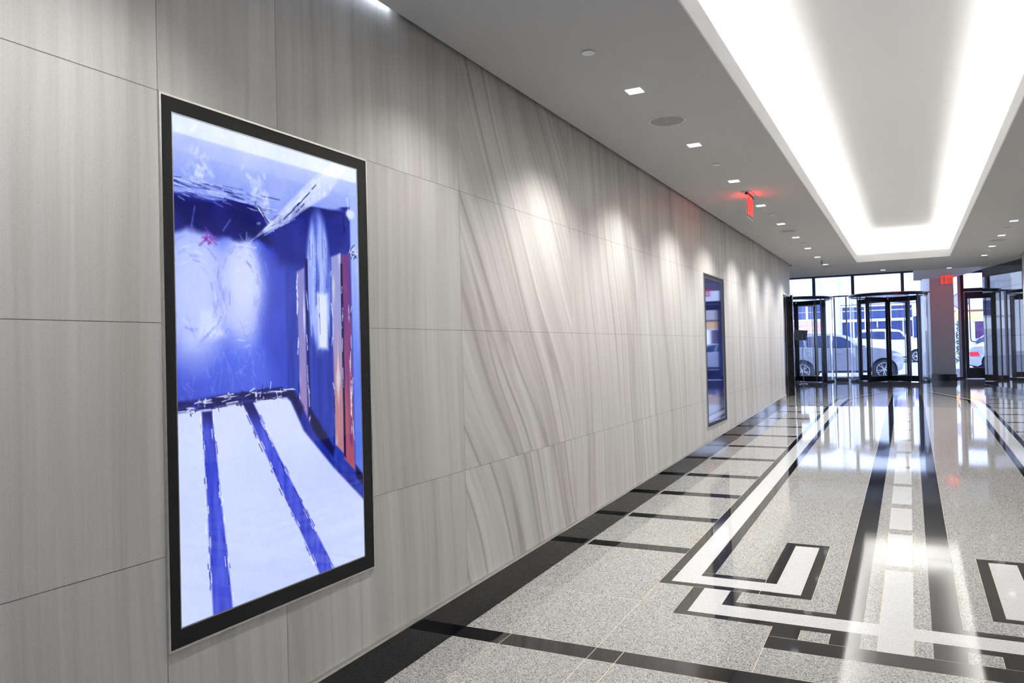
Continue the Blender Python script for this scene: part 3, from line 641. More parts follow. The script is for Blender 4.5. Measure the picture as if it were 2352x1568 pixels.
# sign seen edge on, hanging parallel to the stone wall
r = thing('exit_sign', 'red lettered clear exit sign hanging edge on near the stone wall', 'exit sign', (.43, 5.55, ZC))
box('ceiling_plate', M['steel2'], r, .40, .46, 5.41, 5.69, ZC-.006, ZC-.0003)
box('lamp_bar', M['frame'], r, .421, .439, 5.43, 5.67, ZC-.02, ZC-.006)
b = MB(); b.box(.4275, .4325, 5.425, 5.68, 1.875, ZC-.02); b.build('acrylic_panel', M['acrylic'], r, .003)
box('letter_field', mat('red_sign_field', (.55, .02, .03), .4, emit=(1, .03, .03), estr=.9), r, .4335, .4345, 5.455, 5.655, 1.985, 2.015)
for b in letters(lambda p, q, d: (.4335+d, 5.455+p, 1.90+q), .205, .09, .0015): b.build('letter', M['red'], r)
red_lamp(r, (.008, 0, -.05), .55, (0, math.radians(-115), 0), .06, .2); red_lamp(r, (-.008, 0, -.05), .55, (0, math.radians(115), 0), .06, .2)
# sign facing the camera in front of the column
r = thing('exit_sign', 'bright red exit sign facing the camera before the column', 'exit sign', (1.94, 14.3, ZC))
box('ceiling_plate', M['steel2'], r, 1.82, 2.065, 14.24, 14.36, ZC-.006, ZC-.0003)
b = MB(); b.box(1.835, 2.05, 14.3, 14.305, 1.90, ZC-.006); b.build('acrylic_panel', M['acrylic'], r, .003)
for b in letters(lambda p, q, d: (1.858+p, 14.2985-d, 1.915+q), .178, .128, .002): b.build('letter', M['red'], r)
red_lamp(r, (.01, .02, -.07), 1.5, (math.radians(92), 0, 0), .18, .12, 75)

# ------------------------------------------------------------------ STOREFRONT
YS = 16.5
def storefront():
    H0, H1 = 2.30, 2.6
    b = MB(); b.box(-4, 1.74, YS-.04, YS+.05, H0+.018, H1); b.box(-4, 1.74, YS-.055, YS+.06, H0, H0+.018)
    for x in (-3.2, -2.2, -1.0, .426, 1.29): b.box(x-.028, x+.028, YS-.05, YS+.03, 1.93 if x > -1.5 else ZB, H0)
    b.box(-.31, -.254, YS-.05, YS+.03, 1.93, H0)
    b.box(-4, -1.33, YS-.03, YS+.03, ZB, ZB+.06); b.box(.075, .305, YS-.03, YS+.03, ZB, ZB+.07)
    b.box(-4, 1.74, YS-.025, YS+.025, 1.905, 1.93)
    fr = struct(b.build('window_1', M['frame2']))
    LOC[fr.name] = LOC[fr.name]
    g = MB()
    for x0, x1 in [(-4, -3.2), (-3.2, -2.2), (-2.2, -1.33)]: g.quad((x0, YS, ZB+.06), (x1, YS, ZB+.06), (x1, YS, 1.905), (x0, YS, 1.905))
    g.quad((.075, YS, ZB+.07), (.305, YS, ZB+.07), (.305, YS, 1.905), (.075, YS, 1.905))
    g.quad((-4, YS, 1.93), (1.74, YS, 1.93), (1.74, YS, H0), (-4, YS, H0)); g.build('pane', M['glass'], fr)
    s = MB(); s.box(.07, .095, YS-.03, YS+.03, ZB+.07, 1.9); s.box(.285, .31, YS-.03, YS+.03, ZB+.07, 1.9); s.build('glazing_bead', M['framelight'], fr)
storefront()
def revolving(cx, lab, rot):
    cy = 16.4; R = .68; zt0, zt1 = 1.85, 1.915
    r = thing('revolving_door', lab, 'revolving door', (cx, cy, ZB), 'revolving doors')
    b = MB(); b.ring((cx, cy), R-.05, R, zt0+.01, zt1, n=64); b.build('canopy_ring', M['frame'], r)
    b = MB(); b.ring((cx, cy), R-.002, R+.012, zt1-.014, zt1, n=64); b.build('canopy_trim', M['steel2'], r)
    b = MB(); b.cyl((cx, cy, zt0+.02), R-.05, .008, 'z', 64); b.build('canopy_lid', M['lidglass'], r)
    b = MB(); b.cyl((cx, cy, ZB+.004), .014, zt0-ZB, 'z', 16); b.build('shaft', M['steel'], r)
    b = MB(); b.cyl((cx, cy, ZB+.001), .05, .02, 'z', 20); b.cyl((cx, cy, 1.80), .045, .05, 'z', 20); b.build('pivot', M['steel'], r)
    for k in range(4):
        a = rot+k*math.pi/2; dx, dy = math.cos(a), math.sin(a)
        def F(v): return Vector((cx+v.x*dx-v.y*dy, cy+v.x*dy+v.y*dx, v.z))
        W = .645; t = .018
        b = MB(); b.box(W-.07, W, -t, t, ZB+.006, 1.845); b.box(.02, W-.07, -t, t, ZB+.012, ZB+.115); b.box(.02, W-.07, -t, t, 1.755, 1.845); b.box(.02, .045, -t*.7, t*.7, ZB+.1, 1.77); b.xf(F)
        wing = b.build('wing', M['frame'], r)
        b = MB(); b.quad((.045, 0, ZB+.115), (W-.07, 0, ZB+.115), (W-.07, 0, 1.755), (.045, 0, 1.755)); b.xf(F); o = b.build('wing_glass', M['glass'], r)
        b = MB(); b.cyl((.46, -.035, ZB+.02), .008, 1.82-ZB-.02, 'z', 10); b.xf(F); b.build('push_tube', M['steel'], r)
    for sgn, nm in ((0, 'right'), (math.pi, 'left')):
        b = MB(); b.ring((cx, cy), R-.014, R-.008, ZB+.03, zt0+.01, sgn-.72, sgn+.72, n=20); b.build('curved_glass', M['glass'], r)
        b = MB(); b.ring((cx, cy), R-.02, R-.002, ZB+.001, ZB+.03, sgn-.72, sgn+.72, n=20)
        b.build('glass_rail', M['frame'], r)
        for q in (-.72, .72):
            b = MB(); a = sgn+q; b.cyl((cx+(R-.011)*math.cos(a), cy+(R-.011)*math.sin(a), ZB+.001), .012, zt0-ZB+.008, 'z', 10); b.build('jamb_post', M['framelight'], r)
    return r
revolving(1.03, 'revolving glass door in the middle, wholly in view', math.radians(237.5))
revolving(-.62, 'revolving glass door at left, half hidden by the stone wall end', math.atan2(-.5, .87))

# column with black plinth, and the pale pier beside it
def column_():
    b = MB(); b.box(1.745, 2.135, 16.6, 17.5, ZB+.12, 2.6); o = struct(b.build('column_1', M['wallplain']))
    b = MB(); b.box(1.735, 2.15, 16.585, 17.5, ZB, ZB+.119); struct(b.build('trim_9', M['base']))
    b = MB(); b.prism([(1.60, 17.25), (1.744, 16.62), (1.744, 17.48), (1.60, 17.48)], 'z', ZB+.05, 2.6); struct(b.build('column_2', M['soffit']))
    b = MB(); b.prism([(1.60, 17.24), (1.734, 16.615), (1.734, 17.48), (1.60, 17.48)], 'z', ZB, ZB+.049); struct(b.build('trim_10', M['base']))
M['wallplain'] = mat('grey_stone_cladding', (.80, .77, .76), .4, var=.12, scale=140)
column_()
YD = 17.4
def side_door():
    b = MB()
    b.box(2.285, 2.34, YD-.05, YD+.05, ZB, 2.29); b.box(3.07, 3.13, YD-.05, YD+.05, ZB, 2.29)
    b.box(2.34, 3.07, YD-.04, YD+.04, 1.935, 2.0); b.box(2.135, 4, YD-.05, YD+.05, 2.29, 2.6); b.box(2.135, 2.285, YD-.03, YD+.03, ZB, ZB+.035); b.box(3.13, 4, YD-.03, YD+.03, ZB, ZB+.035)
    fr = struct(b.build('window_2', M['frame']))
    b = MB(); b.box(2.235, 2.284, YD-.045, YD+.045, ZB+.035, 2.29); b.build('mullion', M['framelight'], fr)
    g = MB(); g.quad((2.135, YD, ZB), (2.235, YD, ZB), (2.235, YD, 2.29), (2.135, YD, 2.29)); g.quad((2.34, YD, 2.0), (3.07, YD, 2.0), (3.07, YD, 2.29), (2.34, YD, 2.29)); g.quad((3.13, YD, ZB), (4, YD, ZB), (4, YD, 2.29), (3.13, YD, 2.29)); g.build('pane', M['glass'], fr)
    b = MB(); y0, y1 = YD-.03, YD+.02
    b.box(2.345, 2.40, y0, y1, ZB+.01, 1.93); b.box(3.01, 3.065, y0, y1, ZB+.01, 1.93); b.box(2.40, 3.01, y0, y1, ZB+.01, .465); b.box(2.40, 3.01, y0, y1, 1.80, 1.93)
    d = struct(b.build('door_1', M['frame']))
    g = MB(); g.quad((2.40, YD, .465), (3.01, YD, .465), (3.01, YD, 1.8), (2.40, YD, 1.8)); g.build('door_glass', M['glass'], d)
    b = MB(); b.tube([(2.425, YD-.03, 1.82), (2.425, YD-.07, 1.80), (2.427, YD-.075, 1.76), (2.43, YD-.075, 1.04), (2.437, YD-.075, .995), (2.46, YD-.075, .97), (2.50, YD-.075, .965), (2.98, YD-.075, .965), (3.0, YD-.03, .965)], .011); b.build('pull_handle', M['steel2'], d)
    b = MB(); b.tube([(2.40, YD+.02, 1.42), (2.40, YD+.07, 1.42), (2.40, YD+.07, .95), (2.40, YD+.02, .95)], .009); b.build('outer_handle', M['steel2'], d)
side_door()
r = thing('sign_stand', 'thin pole stand holding a blank grey board before the left revolving door', 'sign stand', (-.387, 15.3, ZB))
b = MB(); b.prism([(-.548, 1.078), (-.318, 1.066), (-.294, 1.248), (-.528, 1.268)], 'y', 15.315, 15.33); b.build('board', M['tan'], r)
b = MB(); b.cyl((-.387, 15.305, ZB+.012), .0075, .92, 'z', 10); b.build('pole', M['steel'], r)
b = MB(); b.cyl((-.387, 15.305, ZB+.0005), .075, .011, 'z', 28); b.build('foot', M['steel2'], r)
# ------------------------------------------------------------------ STREET
M['pave'] = mat('pale_concrete_paving', (.62, .63, .66), .85, var=.06, scale=3)
M['asphalt'] = mat('pale_dry_asphalt', (.42, .43, .47), .9, var=.08, scale=5)
M['fwhite'] = mat('white_cladding', (.80, .81, .85), .6, var=.02)
M['flav'] = mat('shade_side_and_sign_grey', (.55, .56, .68), .6, var=.03)
M['fglass'] = mat('dark_window_glass', (.025, .05, .20), .15, var=.3, scale=2)
M['fglass2'] = mat('pale_window_blind', (.58, .64, .82), .4, var=.06, scale=1)
M['pink'] = mat('salmon_banner', (.62, .36, .33), .7, var=.03)
M['letterw'] = mat('white_letter', (.9, .9, .9), .6, var=0)
def gz(y):                                                # the pavement and street beyond the doors
    return float(np.interp(y, [17.5, 18.95, 18.96, 31, 31.01, 38, 45], [ZB-.004, .165, .13, .315, .36, .42, .45]))
def ground(name, m, y0, y1, n=3):
    b = MB(); ys = np.linspace(y0, y1, n)
    for a, c in zip(ys[:-1], ys[1:]): b.quad((-22, a, gz(a)), (26, a, gz(a)), (26, c, gz(c)), (-22, c, gz(c)))
    return struct(b.build(name, m))
b = MB(); b.quad((-22, 17.46, ZB-.006), (26, 17.46, ZB-.006), (26, 18.9, .165), (-22, 18.9, .165)); b.box(-22, 26, 18.9, 18.96, .0, .166); struct(b.build('ground_pavement', M['pave']))
ground('ground_road', M['asphalt'], 18.961, 31.0)
b = MB(); b.box(-22, 26, 31.0, 40.5, .1, .40); struct(b.build('ground_far_pavement', M['pave']))

def text(name, body, size, m, parent, loc, align='CENTER'):
    cu = bpy.data.curves.new(name, 'FONT'); cu.body = body; cu.size = size*S; cu.align_x = align; cu.extrude = .004*S; cu.offset = .006*size*S
    cu.materials.append(m); tmp = bpy.data.objects.new(name, cu); C.objects.link(tmp); bpy.context.view_layer.update()
    me = bpy.data.meshes.new_from_object(tmp); bpy.data.objects.remove(tmp); o = bpy.data.objects.new(name, me); C.objects.link(o); o.parent = parent
    o.location = (Vector(loc)-Vector(LOC[parent.name]))*S; o.rotation_euler = (math.pi/2, 0, 0); LOC[o.name] = loc; return o

YF_ = 38.0
r = thing('office_building', 'white clad building across the street with blue windows and a salmon banner', 'building', (-1.5, YF_, .40))
b = MB(); y = YF_
for x0, x1 in [(-14, -2.03), (-1.40, 2.6)]:
    b.box(x0, x1, y, y+.4, .40, 1.2 if x0 > -2 else 1.5)
    b.box(x0, x1, y-.02, y+.4, 2.03 if x0 < -2 else 1.94, 2.12 if x0 < -2 else 2.04)
    b.box(x0, x1, y+.02, y+.4, 2.83 if x0 < -2 else 2.72, 3.74); b.box(x0, x1, y-.02, y+.4, 3.74, 3.87); b.box(x0, x1, y+.1, y+.4, 3.87, 9)
b.box(2.6, 3.0, y, y+.4, .40, 9); b.build('wall', M['fwhite'], r)
b = MB(); b.box(-2.03, -1.44, y-.35, y+.4, .40, 9); b.build('pilaster', M['fwhite'], r)
b = MB(); b.box(-1.439, -1.36, y-.2, y+.4, .40, 9); b.build('pilaster_shade_side', M['flav'], r)  # shaded side of the white pilaster, shade put into a greyer colour
for i, x in enumerate(np.arange(-13.2, -2.2, 1.04)):
    x0 = x; x1 = x+.98
    b = MB(); b.box(x0, x1, y+.1, y+.14, 2.125, 2.825); o = b.build('window', M['fglass'], r)
    k = MB(); k.box(x0, x0+.03, y+.04, y+.1, 2.125, 2.825); k.box(x0+.03, x1, y+.06, y+.1, 2.44, 2.452); k.build('mullion', M['fwhite'], o)
    b = MB(); b.box(x0+.02, x1-.04, y-.005, y+.018, 2.9, 3.70); b.build('spandrel_panel', M['fglass2'], r)
for x0, x1 in [(-1.33, -.4), (-.36, .62), (.66, 1.50)]:
    b = MB(); b.box(x0, x1, y+.1, y+.14, 2.05, 2.60); o = b.build('window', M['fglass'], r)
    k = MB(); k.box(x0, x0+.03, y+.05, y+.1, 2.05, 2.60); k.box(x0+.03, x1, y+.07, y+.1, 2.40, 2.44); k.build('mullion', M['fglass2'], o)
    b = MB(); b.box(x0, x1, y+.1, y+.14, 1.21, 1.93); o = b.build('window', M['fglass'], r)
    k = MB(); k.box(x0+.45, x0+.5, y+.05, y+.1, 1.21, 1.93); k.build('mullion', M['fglass2'], o)
b = MB(); b.box(-1.36, 2.6, y-.02, y+.05, 2.67, 2.70); b.build('canopy_line', M['fglass'], r)
b = MB(); b.box(-1.36, 2.6, y-.06, y+.0, 2.60, 2.665); b.build('canopy_band', M['fwhite'], r)
for x in (-.34, .70): box('panel_joint', M['fglass2'], r, x-.012, x+.012, y-.0, y+.02, 2.75, 3.73)
b = MB(); b.box(.55, .64, y-.2, y, .40, 1.93); b.build('post', M['fwhite'], r)
b = MB(); b.box(1.53, 2.3, y-.06, y-.002, 1.16, 2.10); o = b.build('dark_panel', M['fglass'], r)
k = MB(); k.box(1.66, 1.675, y-.075, y-.06, 1.16, 2.10); k.box(1.80, 1.81, y-.075, y-.06, 1.16, 2.10); k.build('panel_rib', M['fglass2'], o)
r2 = thing('lease_banner', 'salmon banner with white capitals hung under the far blue windows', 'banner', (-3.0, YF_-.04, 1.51))
b = MB(); b.box(-4.4, -2.12, YF_-.06, YF_-.03, 1.51, 2.02); b.build('banner_cloth', M['pink'], r2)
text('lettering', '000 SF OF', .15, M['letterw'], r2, (-2.98, YF_-.066, 1.86)); text('lettering', 'RETAIL FOR R', .19, M['letterw'], r2, (-2.92, YF_-.066, 1.65))

# shop on the right side of the street
YR = 40.0
M['beige'] = mat('beige_stucco', (.60, .55, .53), .8, var=.05); M['brown'] = mat('brown_band', (.20, .10, .07), .7)
M['orange'] = mat('lit_amber_fascia', (.62, .40, .2), .6, var=.1, emit=(1, .55, .22), estr=.55); M['purple'] = mat('purple_shop_glass', (.06, .02, .11), .2, var=.5, scale=3)
r = thing('shop_building', 'beige shop with an amber lit fascia seen through the side door', 'building', (5.2, YR, .40))
box('wall', M['beige'], r, 3.01, 9.5, YR, YR+.5, 2.34, 3.3); box('upper_wall', M['fwhite'], r, 3.01, 9.5, YR+.2, YR+.5, 3.3, 9)
box('brown_band', M['brown'], r, 3.01, 9.5, YR-.03, YR+.3, 2.26, 2.339); box('lit_fascia', M['orange'], r, 3.01, 9.5, YR-.01, YR+.3, 1.88, 2.259)
b = MB(); b.cyl((4.2, YR-.04, 2.10), .13, .029, 'y', 28, ry=.08); b.build('oval_sign', M['flav'], r)
box('white_ledge', M['fwhite'], r, 3.01, 9.5, YR-.06, YR+.3, 1.82, 1.879); box('pilaster', M['beige'], r, 3.60, 3.95, YR-.05, YR+.3, .40, 1.819)
for x0 in (3.96, 4.9, 5.84, 6.78): 
    o = box('shop_window', M['purple'], r, x0, x0+.92, YR+.02, YR+.1, 1.05, 1.819); box('mullion', M['fwhite'], o, x0-.02, x0, YR-.02, YR+.1, .9, 1.819)
box('stall_riser', M['fwhite'], r, 3.95, 9.5, YR, YR+.3, .40, 1.05)
box('corner_window', M['fglass2'], r, 3.02, 3.6, YR+.02, YR+.1, .6, 1.819)
lt = thing('wall_lantern', 'glowing warm lantern seen through the narrow pane beside the column', 'lamp', (3.30, YR-.25, 2.16))
b = MB(); b.box(3.285, 3.315, YR-.1, YR-.032, 2.38, 2.41); b.box(3.285, 3.315, YR-.25, YR-.1, 2.39, 2.405); b.build('bracket', M['frame'], lt)
b = MB(); b.cyl((3.30, YR-.24, 2.16), .06, .22, 'z', 14, r2=.09); b.build('lamp_glass', mat('warm_lamp_glass', (.9, .7, .4), .4, emit=(1, .62, .25), estr=9), lt)

# ------------------------------------------------------------------ CARS
def smooth(pts, n=4):
    out = []
    for i in range(len(pts)-1):
        p0, p1, p2, p3 = [np.array(pts[max(0, min(len(pts)-1, k))], float) for k in (i-1, i, i+1, i+2)]
        for k in range(n):
            t = k/n; out.append(tuple(.5*((2*p1)+(-p0+p2)*t+(2*p0-5*p1+4*p2-p3)*t*t+(-p0+3*p1-3*p2+p3)*t**3)))
    return out+[tuple(pts[-1])]
M['silver'] = mat('silver_car_paint', (.40, .43, .54), .22, .25, var=.02); M['silver'].node_tree.nodes['Principled BSDF'].inputs['Coat Weight'].default_value = .6
M['whitecar'] = mat('white_car_paint', (.74, .75, .80), .25, var=.02); M['whitecar'].node_tree.nodes['Principled BSDF'].inputs['Coat Weight'].default_value = .6
M['bluecar'] = mat('dark_blue_car_paint', (.03, .06, .18), .25, var=.05)
M['carglass'] = mat('tinted_car_glass', (.012, .03, .12), .05, var=.4, scale=3, spec=.25); M['clad'] = mat('black_car_trim', (.02, .025, .05), .6)
M['tyre'] = mat('tyre_rubber', (.02, .025, .05), .75, var=.2); M['rim'] = mat('alloy_wheel', (.72, .73, .78), .3, .5); M['hub'] = mat('dark_wheel_well', (.012, .018, .04), .8)
M['tail'] = mat('red_tail_lamp', (.62, .03, .05), .2, emit=(1, .03, .06), estr=.15); M['headl'] = mat('clear_headlamp', (.75, .78, .85), .1); M['plate'] = mat('number_plate', (.80, .74, .72), .5)
def car(name, label, cat, lower, upper, belt, roof, wheels, wr, y0, width, paint, windows, gnd, rot=0, pivot=None, rear=False, spokes=10, rails=False, handles=(), mirror=None, group=None, head=None):
    """lower: clearance line rear->front, upper: bonnet/boot line front->rear, roof: cabin outline, all as (x,z) in the plane of the near side"""
    xs_ = [p[0] for p in lower]; xa, xb = min(xs_), max(xs_); xm, L = (xa+xb)/2, (xb-xa)/2
    y1 = y0+width
    piv = Vector((pivot[0], pivot[1], 0)) if pivot else Vector((0, 0, 0))
    def place(v):
        if not rot: return v
        p = v-piv; c, s = math.cos(rot), math.sin(rot); return Vector((p.x*c-p.y*s, p.x*s+p.y*c, p.z))+piv
    cen = place(Vector((xm, (y0+y1)/2, 0)))
    r = thing(name, label, cat, (cen.x, cen.y, gnd), group)
    zb0 = belt[0][1]
    def beltz(x): return float(np.interp(x, [p[0] for p in belt], [p[1] for p in belt]))
    zr = max(p[1] for p in roof)
    def inset(v):                                         # rounded plan corners, cabin leaning in
        e = max(0, (abs(v.x-xm)/L-.72)/.28); d = .13*e*e
        z = v.z; bz = beltz(v.x)
        if z > bz: d = max(d, 0)+.17*((z-bz)/(zr-bz+1e-6))
        else: d += .035*max(0, (bz-z)/bz-.35)**1.0
        ym = (y0+y1)/2; t = (v.y-ym)/(width/2); return Vector((v.x, ym+t*(width/2-d), v.z))
    def fin(b): b.xf(inset); b.xf(place); return b
    # body with wheel arches
    poly = [lower[0]]
    wl = sorted(wheels); pts = list(lower); zl = min(p[1] for p in lower)
    out = []; k = 0
    for p in pts:
        while k < len(wl) and p[0] > wl[k][0]:
            cx, cz = wl[k]; ra = wr*1.22
            for a in np.linspace(math.pi*1.0+.2, -.2, 15): out.append((cx+ra*math.cos(a), cz+ra*math.sin(a)))
            k += 1
        if not any(abs(p[0]-w_[0]) < wr*1.25 for w_ in wl): out.append(p)
    b = MB(); b.prism(out+upper, 'y', y0, y1); fin(b).build('body', paint, r, .012)
    b = MB(); b.prism(roof, 'y', y0+.004, y1-.004); fin(b).build('cabin', paint, r, .02)
    for kx, pl in enumerate(windows):
        for c0, c1 in ((y0-.003, y0+.02), (y1-.02, y1+.003)): b = MB(); b.prism(pl, 'y', c0, c1); fin(b).build('side_window', M['carglass'], r)
    # screens on the sloping ends of the cabin
    rr = sorted(roof, key=lambda p: p[0]); top = [p for p in roof if p[1] > zr-.05*1.0]; ft = max(top, key=lambda p: p[0]); fb = max(roof, key=lambda p: p[0])
    b = MB(); off = .012
    b.quad((ft[0]+off, y0+.06, ft[1]-.01), (fb[0]+off, y0+.03, fb[1]+.02), (fb[0]+off, y1-.03, fb[1]+.02), (ft[0]+off, y1-.06, ft[1]-.01)); fin(b).build('windscreen', M['carglass'], r)
    for cx, cz in wheels: b = MB(); b.box(cx-wr*1.2, cx+wr*1.2, y0+.09, y1-.09, cz-wr*.6, cz+wr*1.25); fin(b).build('wheel_well', M['hub'], r)
    for cx, cz in wheels:
        for yy, sg in ((y0+.02, 1), (y1-.02, -1)):
            b = MB(); b.cyl((cx, yy, cz), wr, .15*sg, 'y', 36); b.xf(place); w_ = b.build('wheel', M['tyre'], r, .012)
            ri = wr*.74; b = MB()
            n = 32
            for q in range(n):
                a0, a1 = 2*math.pi*q/n, 2*math.pi*(q+1)/n; P = lambda a, rr_: (cx+rr_*math.cos(a), yy-.006*sg, cz+rr_*math.sin(a))
                b.quad(P(a0, ri*.90), P(a1, ri*.90), P(a1, ri), P(a0, ri))
            for q in range(spokes):
                a = 2*math.pi*q/spokes + (.13 if q % 2 else -.13); ca, sa = math.cos(a), math.sin(a); t = ri*.05
                b.quad((cx+ri*.15*ca-t*sa, yy-.006*sg, cz+ri*.15*sa+t*ca), (cx+ri*.95*ca-t*sa, yy-.006*sg, cz+ri*.95*sa+t*ca), (cx+ri*.95*ca+t*sa, yy-.006*sg, cz+ri*.95*sa-t*ca), (cx+ri*.15*ca+t*sa, yy-.006*sg, cz+ri*.15*sa-t*ca))
            b.cyl((cx, yy-.004*sg, cz), ri*.2, -.004*sg, 'y', 16); b.xf(place); b.build('rim', M['rim'], w_)
    zs = min(p[1] for p in lower)
    xw = [w_[0] for w_ in wl]
    for c0, c1 in ((y0-.006, y0+.03), (y1-.03, y1+.006)): b = MB(); b.box(xw[0]+wr*1.25, xw[-1]-wr*1.25, c0, c1, zs, zs+.05); fin(b).build('sill_trim', M['clad'], r)
    for hx, hz in handles:
        b = MB(); b.box(hx-.045, hx+.045, y0-.012, y0+.0, hz-.008, hz+.008); fin(b).build('door_handle', M['rim'], r)
    for sx_ in windows[:-1]:
        b = MB(); x_ = max(p[0] for p in sx_)+.02; b.box(x_-.004, x_+.004, y0-.0015, y0+.01, zs+.06, beltz(x_)-.01); fin(b).build('door_gap', M['clad'], r)
    if mirror:
        b = MB(); b.prism([(mirror[0]-.05, mirror[1]), (mirror[0]+.045, mirror[1]+.005), (mirror[0]+.03, mirror[1]+.06), (mirror[0]-.04, mirror[1]+.07)], 'y', y0-.13, y0-.02); b.xf(place); b.build('door_mirror', paint, r, .01)
        b = MB(); b.box(mirror[0]-.02, mirror[0]+.01, y0-.03, y0+.05, mirror[1]+.01, mirror[1]+.03); b.xf(place); b.build('mirror_arm', M['clad'], r)
    if head:
        for c0, c1 in ((y0-.004, y0+.1), (y1-.1, y1+.004)): b = MB(); b.prism(head, 'y', c0, c1); fin(b).build('headlamp', M['headl'], r)
    if rails:
        x0r, x1r, zr_ = rails
        for yy in (y0+.2, y1-.2): b = MB(); b.tube([(x0r, yy, zr_-.03), (x0r+.05, yy, zr_), (x1r-.05, yy, zr_), (x1r, yy, zr_-.03)], .012); b.xf(place); b.build('roof_rail', M['clad'], r)
    if rear:
        xr = xa
        for a_, c_ in ((y0-.004, y0+.30), (y1-.30, y1+.004)): b = MB(); b.prism([(xr-.012, rear[0]), (xr+.20, rear[0]+.01), (xr+.16, rear[1]), (xr-.008, rear[1])], 'y', a_, c_); fin(b).build('tail_lamp', M['tail'], r)
        b = MB(); ym = (y0+y1)/2; b.box(xr-.02, xr+.02, ym-.13, ym+.13, rear[2], rear[3]); fin(b).build('number_plate', M['plate'], r)
    return r
# near silver SUV at the kerb, nose to the right
car('suv', 'silver suv parked at the kerb right outside the revolving doors', 'car',
    [(-1.52, .36), (-1.4, .30), (-.9, .30), (-.5, .305), (.4, .305), (.6, .305), (1.12, .33), (1.225, .38)],
    smooth([(1.245, .50), (1.235, .62), (1.19, .735), (.94, .832), (.60, .884), (.40, .885)])+[(.1, .868), (-.4, .89), (-1.1, .93)]+smooth([(-1.45, .93), (-1.53, .8), (-1.56, .6), (-1.55, .4)]),
    [(-1.5, .93), (-.4, .885), (.1, .868), (.45, .878), (1.2, .73)],
    [(.43, .873)]+smooth([(.40, .885), (.22, 1.04), (.109, 1.118), (-.02, 1.186), (-.22, 1.222), (-.36, 1.24), (-.9, 1.248), (-1.25, 1.20)])+[(-1.42, .95), (-1.44, .9)],
    [(-.925, .345), (.846, .368)], .225, 19.8, 1.26, M['silver'],
    [[(-1.30, .945), (-.86, .93), (-.93, 1.14), (-1.16, 1.13)], [(-.83, .93), (-.31, .905), (-.31, 1.185), (-.50, 1.19), (-.89, 1.16)], [(-.265, .90), (.29, .882), (.20, .99), (.07, 1.085), (-.06, 1.145), (-.265, 1.175)]],
    .145, handles=[(-.78, .818), (-.085, .778)], mirror=(.31, .885), head=[(1.02, .69), (1.20, .645), (1.215, .70), (1.12, .745), (1.03, .735)])
# white SUV in the far lane
car('suv', 'white suv in the far lane behind the silver one', 'car',
    [(-.27, .53), (-.2, .45), (.4, .45), (1.25, .45), (1.95, .47), (2.08, .55)],
    smooth([(2.10, .70), (2.08, .92), (2.0, 1.0), (1.71, 1.04), (1.45, 1.06)])+[(1.1, 1.055), (.05, 1.12), (-.2, 1.13)]+smooth([(-.27, 1.1), (-.29, .95), (-.30, .7)]),
    [(-.3, 1.13), (.05, 1.12), (1.1, 1.05), (1.45, 1.05), (2.1, .95)],
    [(1.47, 1.05)]+smooth([(1.45, 1.06), (1.259, 1.25), (1.129, 1.36), (1.04, 1.41), (.68, 1.45), (-.014, 1.455), (-.2, 1.42)])+[(-.26, 1.15), (-.27, 1.1)],
    [(.10, .50), (1.59, .50)], .20, 29.5, 1.25, M['whitecar'],
    [[(-.16, 1.15), (.13, 1.14), (.13, 1.36), (-.1, 1.35)], [(.17, 1.135), (.62, 1.10), (.62, 1.365), (.17, 1.375)], [(.67, 1.095), (1.27, 1.075), (1.12, 1.30), (1.05, 1.34), (.67, 1.365)]],
    .30, handles=[(.27, .955), (.865, .91)], mirror=(1.28, 1.07), head=[(1.93, .86), (2.07, .84), (2.06, .95), (1.95, .96)], rails=(.0, .95, 1.50), spokes=7)
# silver saloon seen from behind through the side door
car('saloon_car', 'silver saloon seen tail first through the glass side door', 'car',
    [(2.80, .34), (2.95, .29), (3.4, .28), (4.9, .28), (5.6, .30), (5.75, .36)],
    smooth([(5.78, .5), (5.70, .66), (5.2, .74), (4.75, .78)])+[(4.2, .79), (3.4, .82)]+smooth([(3.1, .835), (2.86, .815), (2.80, .72), (2.79, .60), (2.76, .48)]),
    [(2.8, .80), (3.4, .82), (4.7, .78), (5.7, .7)],
    [(4.8, .77)]+smooth([(4.75, .78), (4.45, .98), (4.25, 1.06), (3.9, 1.09), (3.6, 1.05), (3.35, .92), (3.15, .835)])+[(3.12, .82)],
    [(3.28, .40), (5.15, .41)], .205, 24.0, 1.16, M['silver'],
    [[(3.40, .845), (3.95, .83), (3.95, 1.04), (3.66, 1.01)], [(4.0, .83), (4.62, .805), (4.38, .97), (4.22, 1.02), (4.0, 1.04)]],
    .20, rot=math.radians(13), pivot=(2.9, 24.2), rear=(.56, .68, .50, .62))
car('saloon_car', 'dark blue car parked farther off before the amber lit shop', 'car',
    [(3.5, .60), (3.6, .55), (4.4, .55), (5.3, .55), (6.2, .56), (6.3, .62)],
    smooth([(6.3, .75), (6.2, .92), (5.8, 1.0), (5.4, 1.04)])+[(4.9, 1.05), (4.0, 1.08)]+smooth([(3.6, 1.06), (3.5, .98), (3.48, .8)]),
    [(3.5, 1.07), (4.9, 1.05), (6.2, .95)],
    [(5.45, 1.03)]+smooth([(5.4, 1.04), (5.1, 1.22), (4.8, 1.30), (4.2, 1.31), (3.85, 1.22)])+[(3.66, 1.08), (3.65, 1.05)],
    [(3.98, .55), (5.7, .55)], .19, 36.2-4.1, 1.15, M['bluecar'],
    [[(3.85, 1.09), (4.5, 1.08), (4.5, 1.26), (4.1, 1.25)], [(4.55, 1.08), (5.2, 1.06), (5.0, 1.2), (4.8, 1.25), (4.55, 1.26)]], .40)

